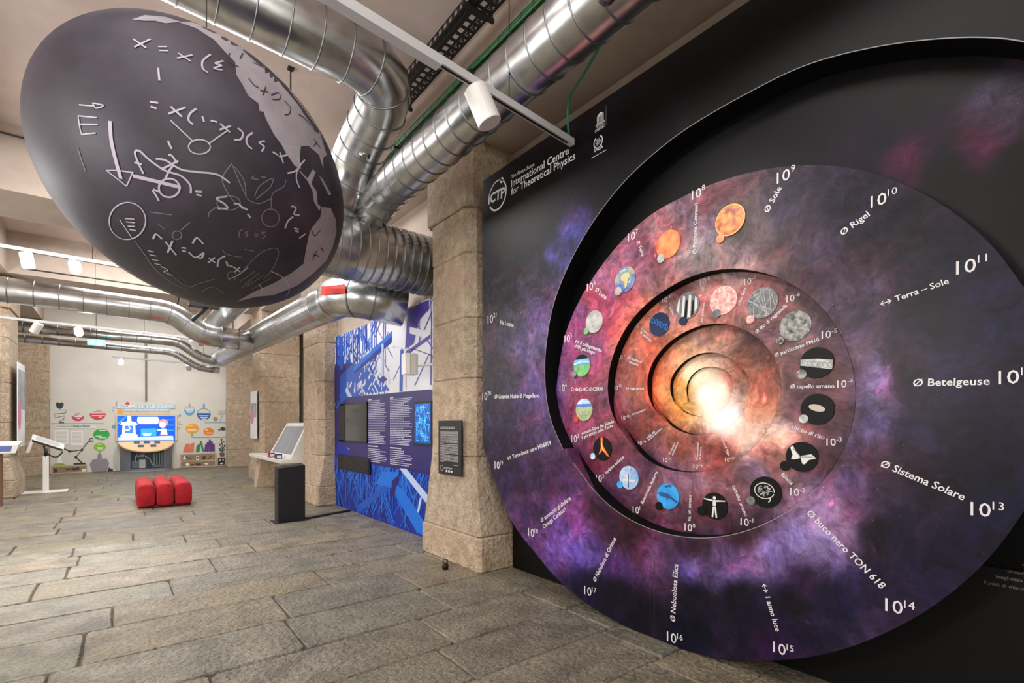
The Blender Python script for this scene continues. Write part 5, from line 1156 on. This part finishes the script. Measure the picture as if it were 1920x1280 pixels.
fpoly('text_rows', fm('grey rows', (178, 176, 172)), *[[(a, y), (b, y), (b, y+3), (a, y+3)] for a, b, y0 in ((134, 244, 420), (292, 390, 428)) for y in range(y0, y0+100, 9)])
fline('robot_arm_print', DG, .03, [(175, 570), (272, 618), (392, 604), (332, 676), (395, 735)]); fline('robot_arm_print', DG, .022, [(392, 604), (440, 540), (470, 512)]); fpoly('robot_arm_print', DG, E2(272, 618, 14, 11), E2(392, 604, 14, 12), E2(332, 676, 15, 12), E2(186, 573, 16, 9), [(310, 735), (430, 732), (430, 750), (310, 754)]); fline('robot_claw_print', DG, .025, E2(488, 502, 20, 15, 20, 330))
fpoly('shelf_box_print', WD, [(85, 760), (445, 748), (445, 828), (85, 850)]); fpoly('shelf_box_inside', WDK, [(100, 775), (435, 763), (435, 815), (100, 835)]); fpoly('object_print', MAR, [(112, 792), (148, 790), (148, 826), (112, 830)], E2(315, 795, 22, 14), E2(352, 790, 16, 18), [(235, 790), (290, 786), (290, 800), (235, 806)]); fpoly('object_print', WT, [(392, 795), (432, 793), (432, 818), (392, 820)])
fpoly('moss_print', fm('moss', (150, 178, 70)), E2(168, 755, 62, 18, 180, 360)); fpoly('cone_print', WT, [(160, 660), (178, 660), (200, 735), (140, 738)])
fpoly('camera_print', fm('charcoal', (58, 54, 54)), [(650, 792), (702, 790), (702, 820), (650, 822)], [(660, 778), (672, 778), (672, 792), (660, 792)])
fpoly('banner_print', fm('pale blue', (176, 208, 226)), [(730, 150), (1328, 150), (1328, 192), (1270, 192), (1270, 222), (815, 222), (815, 190), (730, 190)]); fpoly('planet_print', fm('planet', (240, 172, 66)), E2(776, 222, 32, 22)); fpoly('ball_print', fm('red dot', (226, 62, 56)), E2(848, 146, 20, 22)); fpoly('banner_strip', fm('apricot', (246, 202, 150)), [(812, 230), (1272, 230), (1272, 244), (812, 244)])
FPS = lambda a, b: ony(a, b, FY)
letter('SCOPRI LE TUE CARTE', (80+748/5.333, 730+183/5.333), (80+1312/5.333, 730+188/5.333), sf=FPS, ax=1, parent=fp, m=WT, off=.022, bold=.05)
letter('FAI UN SALTO NEL FUTURO', (80+828/5.333, 730+216/5.333), (80+1258/5.333, 730+218/5.333), sf=FPS, ax=1, parent=fp, m=WT, off=.022, bold=.04)
fpoly('dot_print', fm('red dot', 0), E2(735, 148, 7, 6), E2(710, 183, 7, 6), E2(1371, 328, 6, 6), E2(1368, 346, 6, 6), E2(1350, 384, 7, 6)); fpoly('dot_print', fm('sky blue', 0), E2(738, 128, 9, 5), E2(705, 208, 9, 5), E2(1390, 346, 8, 5), E2(1370, 382, 8, 5), E2(1350, 408, 7, 5), [(692, 356), (728, 352), (728, 384), (695, 384)], [(1350, 262), (1384, 242), (1372, 275)])
BK_ = [('coral', (236, 118, 88), [(1402, 625, 1428, 545, 16), (1425, 628, 1445, 540, 20), (1450, 628, 1458, 545, 18), (1472, 626, 1482, 538, 16), (1492, 626, 1500, 532, 16)]), ('forest', (40, 138, 84), [(1530, 625, 1540, 555, 16), (1550, 622, 1556, 540, 18), (1595, 620, 1570, 515, 20)]), ('plum', (102, 58, 136), [(1615, 620, 1625, 545, 16), (1636, 620, 1640, 525, 20), (1660, 620, 1660, 500, 20), (1682, 618, 1680, 515, 18), (1702, 618, 1700, 540, 18)])]
for n_, c_, L_ in BK_:
    for x0, y0, x1, y1, w_ in L_: fpoly('book_print', fm(n_, c_), [(x0, y0), (x0+w_, y0), (x1+w_, y1), (x1, y1)])
fpoly('shelf_box_print', WD, [(1370, 645), (1735, 630), (1735, 768), (1370, 780)]); fpoly('shelf_box_inside', WDK, [(1385, 655), (1722, 642), (1722, 700), (1385, 712)], [(1385, 722), (1722, 712), (1722, 758), (1385, 768)])
fpoly('object_print', WT, [(1400, 700), (1435, 700), (1420, 665), (1412, 665)], [(1535, 665), (1562, 664), (1562, 704), (1535, 705)], E2(1448, 748, 20, 16), E2(1637, 735, 20, 16, 0, 180)); fpoly('object_print', MAR, [(1540, 672), (1557, 671), (1557, 690), (1540, 691)], [(1596, 668), (1630, 666), (1630, 700), (1596, 702)], [(1435, 668), (1490, 692), (1488, 700), (1435, 680)], [(1650, 690), (1685, 660), (1690, 668), (1655, 700)], E2(1555, 748, 30, 12), E2(1495, 752, 16, 9))
fpoly('plant_pot_print', fm('pot brown', (122, 92, 74)), [(1765, 632), (1820, 630), (1812, 668), (1774, 670)]); fline('plant_print', DG, .02, [(1792, 632), (1795, 560), (1785, 500)], [(1794, 600), (1820, 560)], [(1793, 590), (1765, 545)], [(1795, 620), (1815, 600)], [(1793, 615), (1768, 592)])
fpoly('plant_leaf_print', DG, *[E2(x, y, 9, 6) for x, y in ((1818, 558), (1768, 545), (1786, 500), (1815, 598), (1770, 592), (1790, 540), (1810, 520), (1775, 610))])
fpoly('small_cabinet_print', WD, [(1738, 676), (1832, 672), (1832, 762), (1738, 768)]); fpoly('small_cabinet_inside', fm('charcoal', 0), [(1752, 686), (1822, 683), (1822, 752), (1752, 758)]); fpoly('object_print', WT, E2(1772, 705, 7, 6), E2(1803, 704, 7, 6), [(1775, 735), (1800, 732), (1800, 745), (1775, 747)])
fpoly('satellite_print', DK, E2(1800, 392, 26, 16), E2(1765, 403, 10, 7)); fpoly('globe_print', fm('bronze', (176, 138, 90)), E2(1726, 292, 22, 18)); fpoly('sheet_print', fm('pale grey', (196, 196, 196)), [(1760, 212), (1830, 206), (1830, 240), (1750, 244)], [(1790, 250), (1796, 250), (1775, 315), (1768, 315)])
fpoly('curve_print', fm('grey shape', (200, 202, 196)), E2(770, 680, 65, 130, 110, 250))
# big screen
t = thing('exhibit_screen', 'large lit screen showing a cartoon laboratory on the far panel', 'screen', (zf(1035, 510).x, FY-.03, zf(1035, 510).z))
def scrn(name, m, *polys):
    return fpoly(name, m, *polys, parent=t, z=lambda x, y: zf(x, y)-Vector((0, .045, 0)))
a, b = zf(730, 515), zf(1345, 252)
MB().box(a.x, b.x, FY-.045, FY-.016, a.z, b.z).build('bezel', fm('screen bezel', (226, 208, 180)), t)
em = lambda n, c, s_: mat('screen '+n, c, .3, emit=c, es=s_)
scrn('display', em('royal', (14, 82, 196), .9), [(748, 262), (1322, 266), (1322, 506), (748, 510)])
scrn('picture', em('counter', (176, 206, 244), .8), [(760, 478), (1300, 462), (1310, 504), (750, 508)]); scrn('picture', em('sky', (44, 156, 240), .9), [(980, 392), (1135, 388), (1135, 462), (980, 466)], [(752, 330), (830, 268), (842, 268), (760, 350)], [(1228, 300), (1312, 298), (1312, 306), (1228, 308)], [(1228, 352), (1312, 352), (1312, 360), (1228, 360)], [(1228, 402), (1312, 402), (1312, 410), (1228, 410)])
scrn('picture', em('white', (244, 248, 255), 1.0), [(848, 264), (884, 264), (886, 318), (935, 330), (948, 350), (925, 352), (930, 445), (950, 452), (946, 492), (780, 496), (778, 455), (795, 450), (800, 352), (775, 350), (790, 328), (845, 318)], [(950, 275), (1150, 275), (1165, 300), (1150, 345), (960, 345), (944, 320)], [(1000, 440), (1085, 438), (1075, 462), (1010, 464)], [(1188, 392), (1230, 390), (1248, 450), (1176, 455)], [(1150, 400), (1190, 395), (1190, 412), (1140, 412)])
scrn('picture', em('tank', (60, 120, 220), .8), [(822, 362), (905, 360), (908, 438), (820, 440)]); scrn('picture', em('white', 0, 1), E2(848, 404, 24, 6), E2(875, 388, 9, 7), [(858, 362), (868, 362), (868, 380), (858, 380)])
scrn('picture', em('hair', (240, 140, 160), .8), E2(1205, 330, 46, 34)); scrn('picture', em('face', (252, 232, 226), .9), E2(1198, 352, 32, 32)); scrn('picture', em('magenta', (236, 40, 150), .8), [(1168, 452), (1252, 448), (1250, 462), (1170, 466)])
# semicircular table kiosk
kx0, kx1 = zf(752, 530).x, zf(1312, 530).x; kc = (kx0+kx1)/2; kr = (kx1-kx0)/2
t = thing('round_front_kiosk', 'half-round exhibit table with orange top and grey printed base below the screen', 'kiosk', (kc, FY-.3, 0))
semi = lambda r, d, z, n=24: [(kc+r*math.cos(math.pi*i/n), FY-.02-d*math.sin(math.pi*i/n), z) for i in range(n+1)]
TZ = lambda y: .95-.36*(FY-.02-y)
tt = [(x, y, TZ(y)) for x, y, z in semi(kr, .85, 0)]
MB().prism(tt, (0, 0, -.035)).build('tabletop', fm('table orange', (240, 200, 146)), t)
bs = semi(kr*.93, .7, .012); n_ = len(bs)
MB().add(bs+[(x, y, TZ(y)-.04) for x, y, z in bs], [(i, (i+1) % n_, n_+(i+1) % n_, n_+i) for i in range(n_)]+[tuple(range(n_, 2*n_))]).build('base', fm('kiosk grey', (128, 132, 146)), t)
MB().prism(semi(kr*.96, .73, .002), (0, 0, .03)).build('plinth', fm('kiosk plinth', (168, 170, 178)), t)
for px_, py_ in ((940, 530), (1041, 528), (1145, 528), (982, 565), (1107, 562)):
    c = onz(80+px_/5.333, 730+py_/5.333, .8)
    dv = ray(80+px_/5.333, 730+py_/5.333); c = Vector(O+dv*(.954-.36*(FY-.02)-CAMH)/(dv[2]-.36*dv[1]))
    s_ = .075
    sk = Vector((0, .85, .306))*.1
    MB().prism([c-sk-Vector((s_, 0, 0)), c-sk+Vector((s_, 0, 0)), c+sk+Vector((s_, 0, 0)), c+sk-Vector((s_, 0, 0))], (0, 0, .004)).build('card_slot', fm('slate tile', (64, 72, 84)), t)
def kfront(u, z, off=.004):   # u -1..1 around the curved base
    a = math.pi/2-u*math.pi/2; return Vector((kc+(kr*.93+off)*math.cos(a), FY-.02-(.7+off)*math.sin(a), z))
def kpoly(name, m, u0, u1, z0, z1, off):
    n = 12; vs = [kfront(u0+(u1-u0)*i/n, z, off) for i in range(n+1) for z in (z0, z1)]
    mesh(name, vs, [(2*i, 2*i+1, 2*i+3, 2*i+2) for i in range(n)], m, t)
kpoly('lab_print', fm('lab dark', (46, 58, 66)), -.42, .42, .1, .64, .006); 
for i in range(4): kpoly('lab_print', fm('lab rack', (120, 140, 146)), .14+i*.07, .17+i*.07, .14, .58, .009)
kpoly('lab_print', fm('lab pale', (176, 182, 188)), -.2, -.05, .12, .38, .009); kpoly('lab_print', fm('lab mid', (104, 112, 118)), -.38, -.22, .12, .34, .009); kpoly('lab_print', fm('lab mid', 0), .12, .4, .12, .2, .012)
mb = MB(); ribbon(mb, [kfront(u, z, .013) for u, z in [(-.3, .3), (-.28, .5), (-.1, .52), (.05, .4), (.12, .2)]], .02, (0, 1, 0)); ribbon(mb, [kfront(-.17+.09*math.cos(a), .52+.08*math.sin(a)*(.4+.6*abs(math.cos(a))), .013) for a in [6.2832*i/20 for i in range(20)]], .012, (0, 1, 0), True); mb.build('cable_print', fm('lab pale', 0), t)
